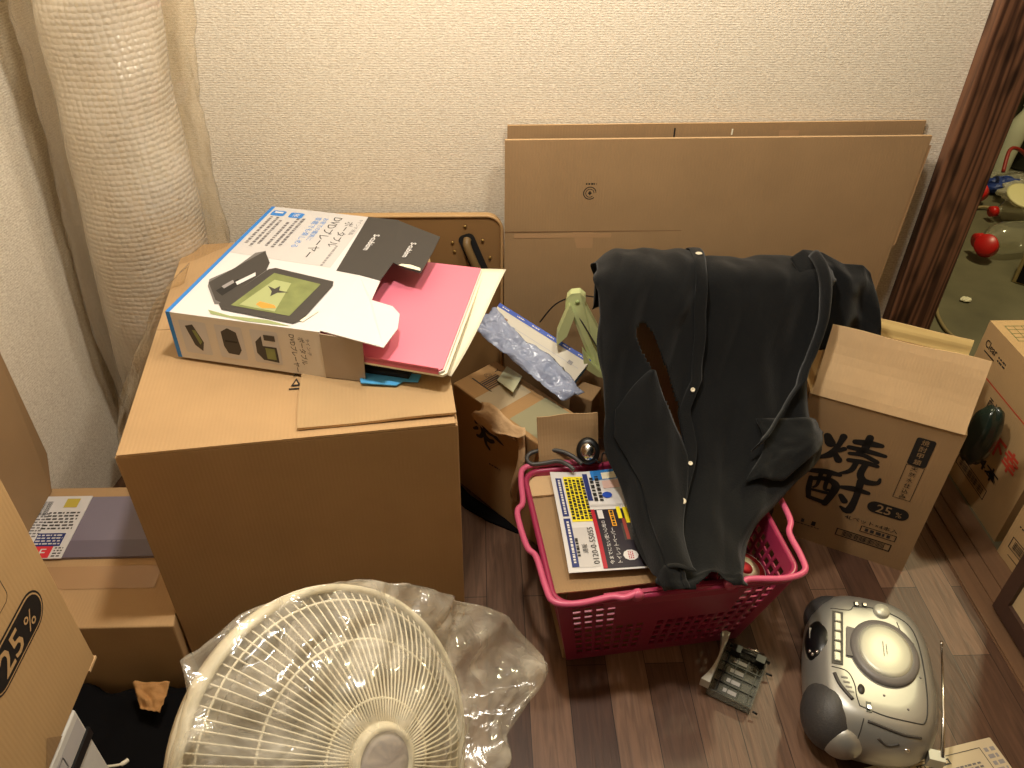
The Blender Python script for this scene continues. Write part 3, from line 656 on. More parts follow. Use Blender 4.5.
# crumpled blue film
A = V((-0.0148, 1.3676, 0.3729)); B = V((0.1566, 1.2203, 0.3026)); Cc = V((0.0227, 1.4047, 0.4020)); Dd = V((0.2051, 1.2375, 0.3132))
def filmf(s, t):
    p = A.lerp(B, t).lerp(Cc.lerp(Dd, t), s); q = noise.noise((s * 3, t * 9, 4)); r = noise.noise((s * 7, t * 22, 9))
    return p + V((0, -.2, 1)) * (.004 + .010 * q + .006 * abs(r)) + V((.5, .8, 0)) * .007 * math.sin(t * 9 + 2) * s + V((1, 0, 0)) * .004 * r
tag(MB().grid(filmf, 14, 40, BFILM).build('plastic_film', solid=.0004), 'crumpled bluish plastic film lying across the worn carton', 'plastic film')
# small brown block
sm = thing('carton_piece', (0, 0, 0), 'small brown carton piece under the blue-edged box end', 'cardboard')
q0 = V((0.2102, 1.2754, 0.2700)); MB().box((-.022, -.028, -.27), (.026, .022, .02), CBd, Matrix.Translation(q0) @ Matrix.Rotation(R(-30), 4, 'Z')).build('body', sm, bevel=.002)
# lime bracket
lm = thing('plastic_bracket', (0, 0, 0), 'pale lime green plastic bracket leaning beside the black shirt', 'plastic part')
def yl(px): return px
mb = MB()
arm = [(0.1671, 1.3300, 0.4734), (0.1744, 1.3300, 0.4824), (0.1917, 1.3300, 0.4845), (0.2041, 1.3300, 0.4730), (0.2033, 1.3300, 0.4570), (0.2460, 1.3200, 0.3778), (0.2605, 1.3100, 0.3576), (0.2674, 1.3100, 0.2811), (0.2434, 1.3100, 0.2945), (0.2163, 1.3200, 0.3411), (0.1815, 1.3300, 0.4270), (0.1644, 1.3300, 0.4505)]
mb.slab(arm[::-1], .022, LIME); mb.build('arm', lm, bevel=.003)
mb = MB(); mb.slab([(0.1719, 1.3350, 0.4657), (0.1831, 1.3350, 0.4425), (0.1700, 1.3350, 0.3928), (0.1509, 1.3350, 0.3711), (0.1515, 1.3350, 0.4002)], .02, LIME); mb.build('strut', lm, bevel=.002)
mb = MB(); mb.slab([(0.2023, 1.3000, 0.3656), (0.2182, 1.3000, 0.3406), (0.2405, 1.3000, 0.3150), (0.2500, 1.3000, 0.2995), (0.2374, 1.3000, 0.3022), (0.2070, 1.3000, 0.3257)][::-1], .02, LIME); mb.build('foot', lm, bevel=.002)
mb = MB(); mb.tube([(0.1886, 1.3280, 0.4376), (0.2056, 1.3220, 0.4107), (0.2249, 1.3140, 0.3798), (0.2516, 1.3050, 0.3364)], .0016, CHAR, 6); mb.lathe([(.0045, 0), (.0045, .002)], mat('lime_boss', (168, 184, 120), .4), 14, Matrix.Translation((0.1878, 1.3280, 0.4653)) @ Matrix.Rotation(R(90), 4, 'X')); mb.build('slot', lm)
tag(MB().tube(curve_pts([(0.1252, 1.4300, 0.3520), (0.1562, 1.4200, 0.4031), (0.1996, 1.4100, 0.4283), (0.2402, 1.3800, 0.4417), (0.2577, 1.3400, 0.4571)], 6), .0016, BLKP, 6).build('cable'), 'thin black cable arching behind the lime bracket', 'cable')
# black strap on the floor
tag(MB().slab([(-.075, 1.275, .006), (-.040, 1.225, .006), (.010, 1.185, .006), (.072, 1.150, .004), (.080, 1.160, .004), (.02, 1.215, .006), (-.03, 1.262, .006), (-.055, 1.30, .006)], .005, CLOTHB).build('strap'), 'black cloth strap on the floor between the big box and the basket', 'strap')

# ================================================================ BASKET AND ITS CONTENTS
bk = thing('shopping_basket', (.115, .79, 0), 'pink plastic shopping basket with slotted sides and folded handles', 'basket', (.40, .047))
BW, BD, BH = .404, .296, .24; tx, ty = .040, .052
top = [(0, 0, BH), (BW, 0, BH), (BW, BD, BH), (0, BD, BH)]; bot = [(tx, ty, 0.001), (BW - tx, ty, 0.001), (BW - tx, BD - .03, 0.001), (tx, BD - .03, 0.001)]
def cuts(n, bar):
    out = [0.0]; step = 1.0 / n
    for i in range(n): out += [step * (i + bar / 2), step * (i + 1 - bar / 2)]
    return out + [1.0]
mb = MB()
for i in range(4):
    a, b_, c, d_ = V(top[i]), V(top[(i + 1) % 4]), V(bot[(i + 1) % 4]), V(bot[i])
    n = 20 if i % 2 == 0 else 15; us = cuts(n, .34); vs_ = cuts(11, .28)
    pts = [(a.lerp(b_, u)).lerp(d_.lerp(c, u), v) for v in vs_ for u in us]; fs = []
    for j in range(len(vs_) - 1):
        for k in range(len(us) - 1):
            hole = (k % 2 == 1) and (j % 2 == 1); row = j // 2; uu = (us[k] + us[k + 1]) / 2
            if row < 1: hole = False
            if i == 0 and .27 < uu < .80 and row < 5: hole = False
            if i == 0 and .40 < uu < .44: hole = False
            if row == 10: hole = False
            if uu < .05 or uu > .95: hole = False
            if not hole: q = j * len(us) + k; fs.append((q, q + len(us), q + len(us) + 1, q + 1))
    mb.add(pts, fs, PINKB)
us = cuts(18, .4); vs_ = cuts(12, .4); pts = [V(bot[0]).lerp(V(bot[1]), u).lerp(V(bot[3]).lerp(V(bot[2]), u), v) for v in vs_ for u in us]
mb.add(pts, [(j * len(us) + k, j * len(us) + k + 1, (j + 1) * len(us) + k + 1, (j + 1) * len(us) + k) for j in range(len(vs_) - 1) for k in range(len(us) - 1) if not (j % 2 and k % 2)], PINKB)
mb.build('slotted_body', bk, solid=.0028, weld=True)
def rr_path(x0, x1, y0, y1, r, z, n=6):
    P = []
    for cx, cy, a0 in ((x1 - r, y1 - r, 0), (x0 + r, y1 - r, 90), (x0 + r, y0 + r, 180), (x1 - r, y0 + r, 270)):
        for i in range(n + 1): a = R(a0 + 90 * i / n); P.append((cx + r * math.cos(a), cy + r * math.sin(a), z))
    return P
mb = MB(); mb.tube(rr_path(-.004, BW + .004, -.004, BD + .004, .03, BH + .001), .0058, PINKB, 8, closed=True)
mb.tube(rr_path(-.001, BW + .001, -.001, BD + .001, .028, BH - .013), .0035, PINKB, 6, closed=True)
mb.slab([(.075, -.0045, BH - .02), (BW - .10, -.0045, BH - .02), (BW - .10, -.0045, BH + .010), (.075, -.0045, BH + .010)], .007, PINKB); mb.build('rim', bk, bevel=.0012)
hz = BH + .010
hl = curve_pts([(.125, -.008, hz + .004), (.105, -.012, hz + .002), (.085, -.006, hz), (.03, -.011, hz), (-.006, -.002, hz), (-.014, .03, hz), (-.018, .09, hz + .001), (-.030, .115, hz + .002), (-.034, .19, hz + .002), (-.020, .215, hz + .001), (-.014, .27, hz), (-.004, .302, hz), (.03, .308, hz), (.125, .305, hz)], 5)
tag(MB().tube(hl, .0055, PINKH, 8).lathe([(.010, -.005), (.010, .006), (0, .007)], PINKH, 14, Matrix.Translation((.128, -.008, hz)) @ Matrix.Rotation(R(90), 4, 'X')).build('handle', bk), 'left handle folded out onto the rim')
hr = curve_pts([(.285, -.008, hz + .004), (.300, -.012, hz + .002), (.318, -.004, hz), (.375, -.011, hz), (BW + .010, -.002, hz), (BW + .018, .03, hz), (BW + .020, .08, hz), (BW + .034, .11, hz + .002), (BW + .036, .19, hz + .002), (BW + .022, .215, hz + .001), (BW + .018, .27, hz), (BW + .006, .302, hz), (.37, .308, hz), (.285, .305, hz)], 5)
tag(MB().tube(hr, .0055, PINKH, 8).lathe([(.010, -.005), (.010, .006), (0, .007)], PINKH, 14, Matrix.Translation((.283, -.008, hz)) @ Matrix.Rotation(R(90), 4, 'X')).build('handle', bk), 'right handle folded out onto the rim')
# carton inside the basket, rear flap standing
ib = thing('cardboard_box', (.140, .845, .006), 'brown carton sitting in the pink basket with its torn rear flap standing up', 'cardboard box', (.40, .047))
W, D, H = .20, .205, .200
carton = MB(); carton.box((0, 0, 0), (W - .045, D, H), CBd).build('body', ib, bevel=.002)
b = MB(); ox, oy = -.028, -.033
flap(ib, (-.030, D + .010, H + .024), (-.028, -.030, H + .026), (1, .0, -.012), .185, CBd, wob=.001, label='wide closed top flap', th=.003)
flap(ib, (-.030, D + .055, H + .024), (-.030, D - .02, H + .030), (1, 0, 0), .10, CBl, wob=.001, label='paler creased part of the top')
flap(ib, (-.008, D + .050, H + .036), (.115, D + .050, H + .036), (0, .50, 1), .100, CBd, wob=.003, label='torn rear flap standing upright', rows=8)
# flyer
fl = MB()
O = V((0.1382, 0.8433, 0.2500)); U = V((0.2611, 0.8503, 0.2500)) - O; Vv = V((0.1641, 1.0809, 0.2500)) - O
fm = Face(fl, O, U, Vv, .0004)
NU, NV = 12, 20; FW, FH = .150, .238
def fly(a, b): return 0.0035 * math.sin(a * 30 + b * 12) * (b / FH) + .003 * math.sin(b * 22)
class Warp(Face):
    def P(s, a, b, l=1): return s.o + s.u * a + s.v * b + s.n * (s.l * l + fly(a, b))
fm = Warp(fl, O, U, Vv, .0005)
def grid_rect(a, b, w, h, m, l=1):
    nu = max(1, int(w / .02)); nv = max(1, int(h / .012))
    fl.grid(lambda s, t: fm.P(a + (s - .5) * w, b + (t - .5) * h, l), nu, nv, m)
grid_rect(FW / 2, FH / 2, FW, FH, WHITE, 0)
fl.grid(lambda s, t: fm.P(s * FW, t * FH, -2), 8, 20, WHITE)
grid_rect(.013, .170, .011, .100, NAVY, 2); grid_rect(.013, .062, .012, .105, NAVY, 2); grid_rect(.040, .165, .036, .118, YEL, 2); grid_rect(.036, .050, .036, .084, LGREY, 1.5)
for k in range(5): fm.lines(.026 + .0075 * k, .165, .108, .0062, 1, INK, ang=90, t=.85, l=3.5, seed=k)
fm.lines(.013, .170, .09, .005, 1, WHITE, ang=90, t=.8, l=3.5); fm.lines(.013, .062, .09, .005, 1, WHITE, ang=90, t=.8, l=3.5)
fm.text('通販', .034, .045, .009, INK, ang=90, l=3.5); fm.text('0120-0-55055', .049, .052, .010, INK, ang=90, w=.078, l=3.5); fm.lines(.022, .05, .04, .006, 1, INK, ang=90, t=.8, l=3.5)
grid_rect(.064, .195, .009, .072, NAVY, 2); grid_rect(.100, .069, .084, .132, mat('near_black_print', (32, 24, 38), .5), 1.6); grid_rect(.0615, .069, .007, .132, mat('deep_red_print', (176, 26, 44), .5), 2.4)
for k in range(2): fm.lines(.074 + .010 * k, .190, .065, .008, 1, INK, ang=90, t=.85, l=3.5, seed=20 + k)
fm.text('今までにない使い心地の', .075, .058, .0075, WHITE, ang=90, w=.095, l=3.5); fm.text('トイレットペーパー', .088, .050, .0085, WHITE, ang=90, w=.075, l=3.5)
grid_rect(.074, .122, .010, .022, WHITE, 3); grid_rect(.094, .112, .008, .040, mat('orange_yellow_print', (240, 170, 40), .5), 3); fm.lines(.094, .112, .036, .006, 1, INK, ang=90, t=.8, l=4.2)
grid_rect(.108, .125, .007, .03, YEL, 3); grid_rect(.120, .118, .008, .04, YEL, 3); grid_rect(.120, .078, .030, .040, CHAR, 3); grid_rect(.112, .085, .006, .05, mat('dull_red_print', (150, 60, 50), .5), 3.6)
grid_rect(.100, .225, .05, .024, BLUE, 2); grid_rect(.108, .222, .026, .016, PAPER, 3); grid_rect(.108, .200, .03, .020, mat('skin_print', (225, 190, 180), .5), 2); 
fm.poly([(.108 + .013 * math.cos(a / 10 * 6.283), .026 + .011 * math.sin(a / 10 * 6.283)) for a in range(10)], WHITE, 5); fm.lines(.108, .026, .016, .010, 3, mat('deep_red_print', (176, 26, 44), .5), ang=90, l=6)
fm.poly([(.096 + .009 * math.cos(a / 10 * 6.283), .172 + .008 * math.sin(a / 10 * 6.283)) for a in range(10)], mat('royal_blue', (30, 75, 180), .5), 4)
grid_rect(.100, .146, .08, .005, LGREY, 2)
tag(fl.build('flyer'), 'colourful printed flyer with yellow and black panels on the carton in the basket', 'flyer')
# headphones
hp = thing('headphones', (.17, 1.10, .255), 'black behind-the-neck headphones with a silver earcup on the basket carton', 'headphones')
def hpp(px, py, z): return (px, py, z)
L0 = V((.17, 1.10, .255))
band = [V(q) - L0 for q in ((0.1846, 1.0866, 0.2620), (0.1667, 1.1003, 0.2700), (0.1451, 1.1123, 0.2720), (0.1175, 1.1201, 0.2680), (0.0911, 1.1189, 0.2620), (0.0830, 1.1068, 0.2580), (0.0918, 1.0951, 0.2560), (0.1162, 1.0952, 0.2580), (0.1404, 1.0958, 0.2620), (0.1582, 1.0846, 0.2620), (0.1687, 1.0751, 0.2580))]
mb = MB(); mb.tube(curve_pts(band, 6), .0042, mat('grey_rubber', (66, 64, 62), .45), 8); mb.build('neck_band', hp)
ec = V((0.1973, 1.1079, 0.2750)) - L0; Mx = Matrix.Translation(ec) @ V((0, 0, 1)).rotation_difference(V((-.15, -.75, .62))).to_matrix().to_4x4()
mb = MB(); mb.lathe([(.016, -.010), (.024, -.008), (.026, 0), (.024, .005), (.017, .007)], BLKP, 28, Mx @ Matrix.Scale(.85, 4, (1, 0, 0))); pad_ = mb.build('ear_pad', hp)
mb = MB(); mb.lathe([(.0172, .006), (.016, .010), (.010, .014), (0, .0155)], CHROME, 28, Mx @ Matrix.Scale(.85, 4, (1, 0, 0))); tag(mb.build('earcup_shell', pad_), 'shiny silver oval shell')
mb = MB(); mb.tube(curve_pts([ec + V((.01, -.01, -.005)), ec + V((.022, -.02, -.012)), ec + V((.03, .004, -.01)), ec + V((.045, -.002, -.008))], 6), .0016, BLKP, 6); mb.build('cable', hp)
# round red and white pack
rp = thing('noodle_cup', (.452, .892, .190), 'round red and white pack half hidden by the shirt in the basket', 'food pack')
mb = MB(); mb.lathe([(.024, -.06), (.036, -.005), (.038, 0), (.038, .003)], WHITEP, 28, Matrix.Rotation(R(12), 4, 'Y')); mb.build('cup', rp)
mb = MB(); mb.lathe([(.037, .0032), (0, .0035)], mat('red_print', (214, 50, 60), .6), 28, Matrix.Rotation(R(12), 4, 'Y')).lathe([(.027, .004), (0, .0042)], PAPER, 24, Matrix.Rotation(R(12), 4, 'Y')).lathe([(.014, .0046), (0, .0048)], mat('red_print', (214, 50, 60), .6), 20, Matrix.Rotation(R(12), 4, 'Y')); mb.build('lid', rp)

# ================================================================ THE SHIRT AND THE BOX UNDER IT
sb = thing('cardboard_box', (.275, 1.225, 0), 'tall brown carton hidden under the black shirt', 'cardboard box', (1, 0))
mb = MB(); mb.box((0, 0, 0), (.325, .090, .560), CBd); mb.build('body', sb, bevel=.003)
sh = thing('shirt', (0, 0, 0), 'black long-sleeved shirt draped from a tall box down into the pink basket', 'shirt')
ROWS = [(1.345, .44, .22, .68), (1.335, .52, .215, .665), (1.315, .566, .210, .655), (1.27, .584, .207, .645), (1.222, .586, .203, .630), (1.200, .56, .204, .624), (1.185, .50, .211, .619), (1.16, .43, .216, .601), (1.11, .37, .218, .600), (1.05, .32, .225, .612), (.98, .292, .243, .535), (.90, .274, .256, .446), (.83, .268, .268, .423), (.812, .268, .275, .418), (.802, .266, .279, .416), (.795, .262, .285, .410)]
def rowat(v):
    x = v * (len(ROWS) - 1); i = min(int(x), len(ROWS) - 2); t = x - i
    p0, p1, p2, p3 = ROWS[max(i - 1, 0)], ROWS[i], ROWS[i + 1], ROWS[min(i + 2, len(ROWS) - 1)]
    return [0.5 * (2 * b + (c - a) * t + (2 * a - 5 * b + 4 * c - d) * t * t + (3 * b - a - 3 * c + d) * t ** 3) for a, b, c, d in zip(p0, p1, p2, p3)]
def nrm(v):
    a = rowat(max(0, v - .01)); b = rowat(min(1, v + .01)); d = V((0, b[0] - a[0], b[1] - a[1])).normalized(); return V((0, d.z, -d.y))
def shirt_pt(u, v, lift=0.0, amp=1.0):
    r = rowat(v); n = nrm(v); X = r[2] + (r[3] - r[2]) * u
    w = min(1, max(0, (v - .24) / .25)) * .8 + .2; wt = max(0, min(1, (v - .15) / .1))
    k = noise.noise((X * 9, v * 2.5, 3)) * .016 * w + .0055 * w * math.sin(X * 70 + v * 9 + 2 * noise.noise((X * 5, v * 5, 0))) + .006 * noise.noise((X * 30, v * 14, 7)) + .009 * wt * abs(noise.noise((X * 24 + v * 6, v * 3, 12)))
    if u < .09: k -= .02 * ((.09 - u) / .09) ** 2
    if u > .93: k -= .02 * ((u - .93) / .07) ** 2
    e = .006 * math.sin(v * 40 + u * 3) * (1 if u in (0, 1) else 0)
    return V((X + e, r[0], r[1])) + n * (k * amp + lift + .004)
nR = len(ROWS) - 1
def pf_(v): return v * nR
HC = [(5.75, .175, .0), (6.0, .185, .038), (6.5, .215, .040), (7.0, .262, .034), (8.0, .335, .030), (8.6, .355, .018), (9.0, .36, 0)]
def in_hole(u, v):
    x = v * nR
    for a, b in zip(HC, HC[1:]):
        if a[0] <= x <= b[0]:
            t = (x - a[0]) / (b[0] - a[0]); return abs(u - (a[1] + (b[1] - a[1]) * t)) < a[2] + (b[2] - a[2]) * t
    return False
PU = [(2.0, .44), (3.5, .448), (5.5, .455), (6.5, .468), (7.3, .47), (8.0, .41), (9.5, .40), (11, .38), (12, .30), (15, .28)]
def interp(T, x):
    if x <= T[0][0]: return T[0][1]
    for a, b in zip(T, T[1:]):
        if x <= b[0]: return a[1] + (b[1] - a[1]) * (x - a[0]) / (b[0] - a[0])
    return T[-1][1]
def hem(u): return .0 if True else 0
# left front (on top), right front / back layer (under)
mb = MB()
mb.grid(lambda s, t: shirt_pt(s * interp(PU, t * nR), t, .009 + .004 * math.sin(min(1, s * 1.0) * 3.14)), 70, 150, CLOTH,
        keep=lambda s, t: not in_hole(s * interp(PU, t * nR), t))
tag(mb.build('left_front', sh, solid=.0014), 'left front panel with the buttoned placket')
mb = MB()
mb.grid(lambda s, t: shirt_pt(max(0, interp(PU, t * nR) - .05) + s * (1 - max(0, interp(PU, t * nR) - .05)), t, -.002), 70, 130, CLOTH, keep=lambda s, t: not (t > .90 + .05 * math.sin(s * 9) and s > .2))
tag(mb.build('right_front', sh, solid=.0014), 'right front panel and back lying under the placket')
# placket strip
mb = MB()
mb.grid(lambda s, t: shirt_pt(interp(PU, t * nR * .93 + .8) - .052 + .05 * s, t * .93 + .8 / nR, .0145 + .0015 * math.sin(s * 3.14)), 6, 120, CLOTH)
plk_ = mb.build('placket', sh, solid=.0015)
for x, l in ((3.35, 1), (7.55, .6), (9.35, .6), (10.3, 1)):
    v = x / nR; p = shirt_pt(interp(PU, x) - .028, v, .0175); q = nrm(v)
    mb = MB(); mb.lathe([(.0044 * l + .001, 0), (.0054 * l + .001, .0012), (.004 * l + .001, .002), (.0025, .0013), (0, .0012)], mat('pearl_button', (224, 214, 190), .3), 16, Matrix.Translation(p) @ V((0, 0, 1)).rotation_difference(q).to_matrix().to_4x4())
    mb.build('button', plk_)
# left cuff / sleeve crossing over
SL = [(7.0, .215, .235), (7.5, .13, .262), (8.0, .05, .298), (8.6, .03, .335), (9.2, .07, .36), (10, .10, .38), (11, .12, .40), (12, .12, .41), (13, .10, .42)]
def slp(s, t):
    x = 7.0 + 6.0 * t; a = interp([(p[0], p[1]) for p in SL], x); b = interp([(p[0], p[2]) for p in SL], x); u = a + (b - a) * s
    return shirt_pt(u, x / nR, .020 + .008 * math.sin(s * 3.14) - .006 * t)
tag(MB().grid(slp, 26, 60, CLOTH).build('sleeve', sh, solid=.0016), 'sleeve folded across the lower front')
# right band curving back under the front
RB = [(3.4, .93), (4.5, .965), (5.6, .985), (6.6, .98), (7.3, .95), (7.9, .86), (8.4, .76), (8.8, .68)]
mb = MB()
def rb(s, t):
    i = t * (len(RB) - 1); k = min(int(i), len(RB) - 2); f_ = i - k
    x = RB[k][0] + (RB[k + 1][0] - RB[k][0]) * f_; u = RB[k][1] + (RB[k + 1][1] - RB[k][1]) * f_
    return shirt_pt(u - .055 * s * (1 - .3 * t), (x + .35 * s * t) / nR, .012 + .012 * math.sin(s * 3.14) + .012 * t)
mb.grid(rb, 8, 60, CLOTH); mb.build('front_edge', sh, solid=.002)
def lobe(s, t):
    x = 8.25 + 1.6 * t; u = .70 + .32 * s - .10 * t * s
    return shirt_pt(u, x / nR, .012 + .022 * math.sin(s * 2.6) * math.sin(t * 3.0) + .004 * noise.noise((s * 6, t * 9, 2)))
tag(MB().grid(lobe, 24, 20, CLOTH).build('cuff', sh, solid=.002), 'cuff end folded outwards at the right')
# right sleeve hanging behind, over the carton
SLR = [[(0.5513, 1.2500, 0.6025), (0.5783, 1.2700, 0.6075), (0.6171, 1.2800, 0.5977), (0.6645, 1.2800, 0.5726), (0.7026, 1.2800, 0.5702), (0.7220, 1.2800, 0.5552)],
       [(0.5661, 1.2250, 0.5822), (0.5992, 1.2400, 0.5997), (0.6412, 1.2500, 0.5774), (0.6716, 1.2500, 0.5605), (0.7081, 1.2600, 0.5501), (0.7384, 1.2700, 0.5180)],
       [(0.5920, 1.2150, 0.5362), (0.6173, 1.2250, 0.5508), (0.6543, 1.2400, 0.5286), (0.6859, 1.2500, 0.5221), (0.7148, 1.2500, 0.5131), (0.7488, 1.2600, 0.4889)],
       [(0.6141, 1.2050, 0.4777), (0.6389, 1.2150, 0.4817), (0.6679, 1.2300, 0.4781), (0.6957, 1.2400, 0.4801), (0.7277, 1.2500, 0.4687), (0.7636, 1.2600, 0.4456)],
       [(0.6188, 1.2050, 0.4280), (0.6406, 1.2100, 0.4241), (0.6675, 1.2250, 0.4293), (0.7006, 1.2400, 0.4415), (0.7369, 1.2500, 0.4365), (0.7713, 1.2600, 0.4199)]]
def slr(s, t):
    i = s * 5; a = min(int(i), 4); j = t * 4; b = min(int(j), 3); fi, fj = i - a, j - b
    p = V(SLR[b][a]).lerp(V(SLR[b][a + 1]), fi).lerp(V(SLR[b + 1][a]).lerp(V(SLR[b + 1][a + 1]), fi), fj)
    return p + V((0, -1, .2)) * (.010 * math.sin(s * 12 + t * 3) * min(1, t * 2) + .006 * noise.noise((s * 5, t * 4, 8)))
tag(MB().grid(slr, 40, 30, CLOTH).build('sleeve', sh, solid=.006, sub=1), 'right sleeve hanging behind over the liquor carton')

# ================================================================ RADIO
rd = thing('cd_radio', (.655, .758, 0), 'silver portable CD radio cassette lying on the floor right of the basket', 'radio', (.292, .956))
def sup(a, b, n, k=72):
    out = []
    for i in range(k):
        t = 2 * math.pi * i / k; c, s_ = math.cos(t), math.sin(t)
        out.append((a * abs(c) ** (2 / n) * (1 if c >= 0 else -1), b * abs(s_) ** (2 / n) * (1 if s_ >= 0 else -1)))
    return out
def shell(mb, prof, m, n=3.0, k=72, cap=True):
    vs = []; fs = []
    for a, b, z, dx in prof: vs += [(x + dx, y, z) for x, y in sup(a, b, n, k)]
    for i in range(len(prof) - 1):
        for j in range(k): fs.append((i * k + j, i * k + (j + 1) % k, (i + 1) * k + (j + 1) % k, (i + 1) * k + j))
    mb.add(vs, fs, m, True)
    if cap: mb.add(vs, [tuple(range(k - 1, -1, -1)), tuple(range((len(prof) - 1) * k, len(prof) * k))], m)
PR = [(.110, .070, .004, 0), (.128, .090, .010, 0), (.141, .102, .030, 0), (.147, .106, .055, 0), (.144, .103, .080, .001), (.135, .095, .100, .003), (.124, .086, .112, .004), (.112, .076, .117, .005), (.09, .058, .1185, .005), (.04, .02, .119, .005)]
mb = MB(); shell(mb, PR, SILV, 3.0)
for x, y in ((.08, .05), (.08, -.05), (-.08, .05), (-.08, -.05)): mb.lathe([(.010, 0.0005), (.010, .006)], BLKM, 12, Matrix.Translation((x, y, 0)))
mb.build('housing', rd)
def surf(x, y, up_=.0):
    """height of the housing top over plan point"""
    last = None
    for a, b, z, dx in PR[::-1]:
        q = (abs((x - dx) / a) ** 3 + abs(y / b) ** 3) ** (1 / 3)
        if q <= 1:
            if last is None: return z + up_
            t = (last[0] - 1) / max(1e-6, last[0] - q); return last[1] + (z - last[1]) * t + up_
        last = (q, z)
        if z <= .055: break
    return .055 + up_
def onsurf(pts, n=6, lift=.0002): return [V((p.x, p.y, surf(p.x, p.y, lift))) for p in curve_pts([(x, y, 0) for x, y in pts], n)]
top = .1195
seam = mat('panel_gap', (50, 48, 46), .6)
mb = MB()
mb.tube(onsurf([(-.098, .034), (-.106, -.005), (-.104, -.050), (-.096, -.066), (-.06, -.072), (.0, -.074), (.055, -.070), (.085, -.058), (.100, -.030), (.104, .0), (.098, .032)]), .0011, seam, 6)
mb.tube(onsurf([(-.098, .034), (-.080, .038), (-.060, .040), (-.040, .050), (-.036, .074)]), .0009, seam, 6)
mb.tube(onsurf([(.098, .032), (.088, .040), (.086, .070)]), .0008, seam, 6)
mb.tube(onsurf([(-.119, .022), (-.124, -.03), (-.119, -.060)]), .0024, CHAR, 6)
mb.tube(onsurf([(-.116, .028), (-.128, .030), (-.138, .032)]), .0009, seam, 6)
mb.tube(onsurf([(.060, -.045), (.084, -.040)]), .0008, seam, 6)
for x, y in ((.045, -.062), (-.02, -.066), (-.085, -.04), (-.07, -.005)): mb.lathe([(.0022, 0), (.0015, .001), (0, .0012)], MGREY, 8, Matrix.Translation((x, y, surf(x, y))))
for k, x in enumerate((-.052, -.060, -.068, -.076)): mb.box((x - .002, .050 - .003 * k, surf(x, .05)), (x + .001, .060 - .003 * k, surf(x, .05) + .0006), MGREY)
mb.build('panel_seam', rd)
mb = MB(); mb.lathe([(.0640, top - .003), (.0640, top + .0035), (.060, top + .007), (.051, top + .0075)], MGREY, 48, Matrix.Translation((.012, -.012, 0)), sy=.86)
mb.slab([(-.010, .030, top + .005), (-.010, .050, top + .002), (.050, .046, top + .002), (.046, .024, top + .005)][::-1], .006, MGREY); ring_ = mb.build('lid_ring', rd)
mb = MB(); mb.lathe([(.0515, top + .004), (.051, top + .0085), (.044, top + .0105), (.02, top + .0112), (0, top + .0112)], SILVL, 48, Matrix.Translation((.012, -.012, 0)), sy=.84)
f = Face(mb, (.012, -.012, top + .0116), (1, 0, 0), (0, 1, 0), .0003); f.lines(0, .004, .03, .002, 1, MGREY, t=.7); f.lines(0, -.001, .02, .002, 1, MGREY, t=.7)
mb.build('disc_lid', ring_)
mb = MB(); P_ = [(.080, .050), (.080, .068), (-.030, .074), (-.030, .056)]
mb.add([(x, y, surf(x, y, .0012)) for x, y in P_], [(0, 1, 2, 3)], CHAR); mb.add([(x, y, surf(x, y, .0008)) for x, y in P_], [(3, 2, 1, 0)], CHAR); bay_ = mb.build('button_bay', rd)
for i in range(5):
    x = .066 - .0205 * i; y = .0595 + .0012 * i; z = surf(x, y); q = MB(); q.box((x - .0088, y - .0055, z - .002), (x + .0088, y + .0055, z + .0040), SILVL); q.build('button', bay_, bevel=.002)
mb = MB(); mb.lathe([(.0135, .108), (.0135, .122), (.012, .125), (0, .1255)], SILVL, 28, Matrix.Translation((.100, -.016, 0))); mb.lathe([(.0155, .108), (.0155, .1155), (.013, .116)], MGREY, 28, Matrix.Translation((.100, -.016, 0)))
mb.build('volume_knob', rd)
for x, y in ((.104, .026), (.106, .012)): z = surf(x, y); q = MB(); q.box((x - .003, y - .0025, z), (x + .003, y + .0025, z + .0040), CHROME).box((x - .005, y - .0045, z - .003), (x + .005, y + .0045, z + .0014), BLKP); q.build('switch', rd)
z = surf(-.098, .020); mb = MB(); mb.box((-.106, .0165, z - .003), (-.088, .0245, z + .0012), BLKP).box((-.102, .018, z), (-.096, .023, z + .004), CHROME); mb.build('switch', rd)
mb = MB(); mb.tube(onsurf([(-.048, .070), (-.068, .062), (-.090, .044)]), .0032, CHAR, 8); mb.build('tuning_slot', rd)
mb = MB(); mb.lathe([(.009, -.002), (.009, .0015), (0, .002)], CHAR, 18, Matrix.Translation((-.068, .030, surf(-.068, .030))), sy=.6); mb.build('tuning_wheel', rd)
def blob(mb, c, r, m, n=20, rot=None):
    Mx = Matrix.Translation(c) @ (rot.to_4x4() if rot else Matrix.Identity(4)) @ Matrix.Diagonal((r[0], r[1], r[2], 1))
    P = [(math.sin(math.pi * i / n), -math.cos(math.pi * i / n)) for i in range(n + 1)]
    mb.lathe([(max(a, 1e-7), b) for a, b in P], m, 32, Mx)
mb = MB(); blob(mb, (.024, .0790, .0875), (.050, .0300, .0290), LCD); win_ = mb.build('display_window', rd)
mb = MB(); blob(mb, (.024, .0775, .0800), (.055, .0300, .0330), SILVL); mb.build('display_frame', rd)
mb = MB()
for x, y, z in ((-.008, .100, .1005), (.000, .1035, .0965), (-.006, .094, .107)): blob(mb, (x, y, z), (.0035, .003, .0035), CHROME, 8)
mb.box((.022, .1005, .1000), (.044, .1045, .1035), GREYP); mb.build('display_button', win_)
mb = MB(); blob(mb, (-.088, .066, .062), (.060, .046, .053), DGREY); tag(mb.build('speaker', rd), 'dark grey curved speaker grille at the near end')
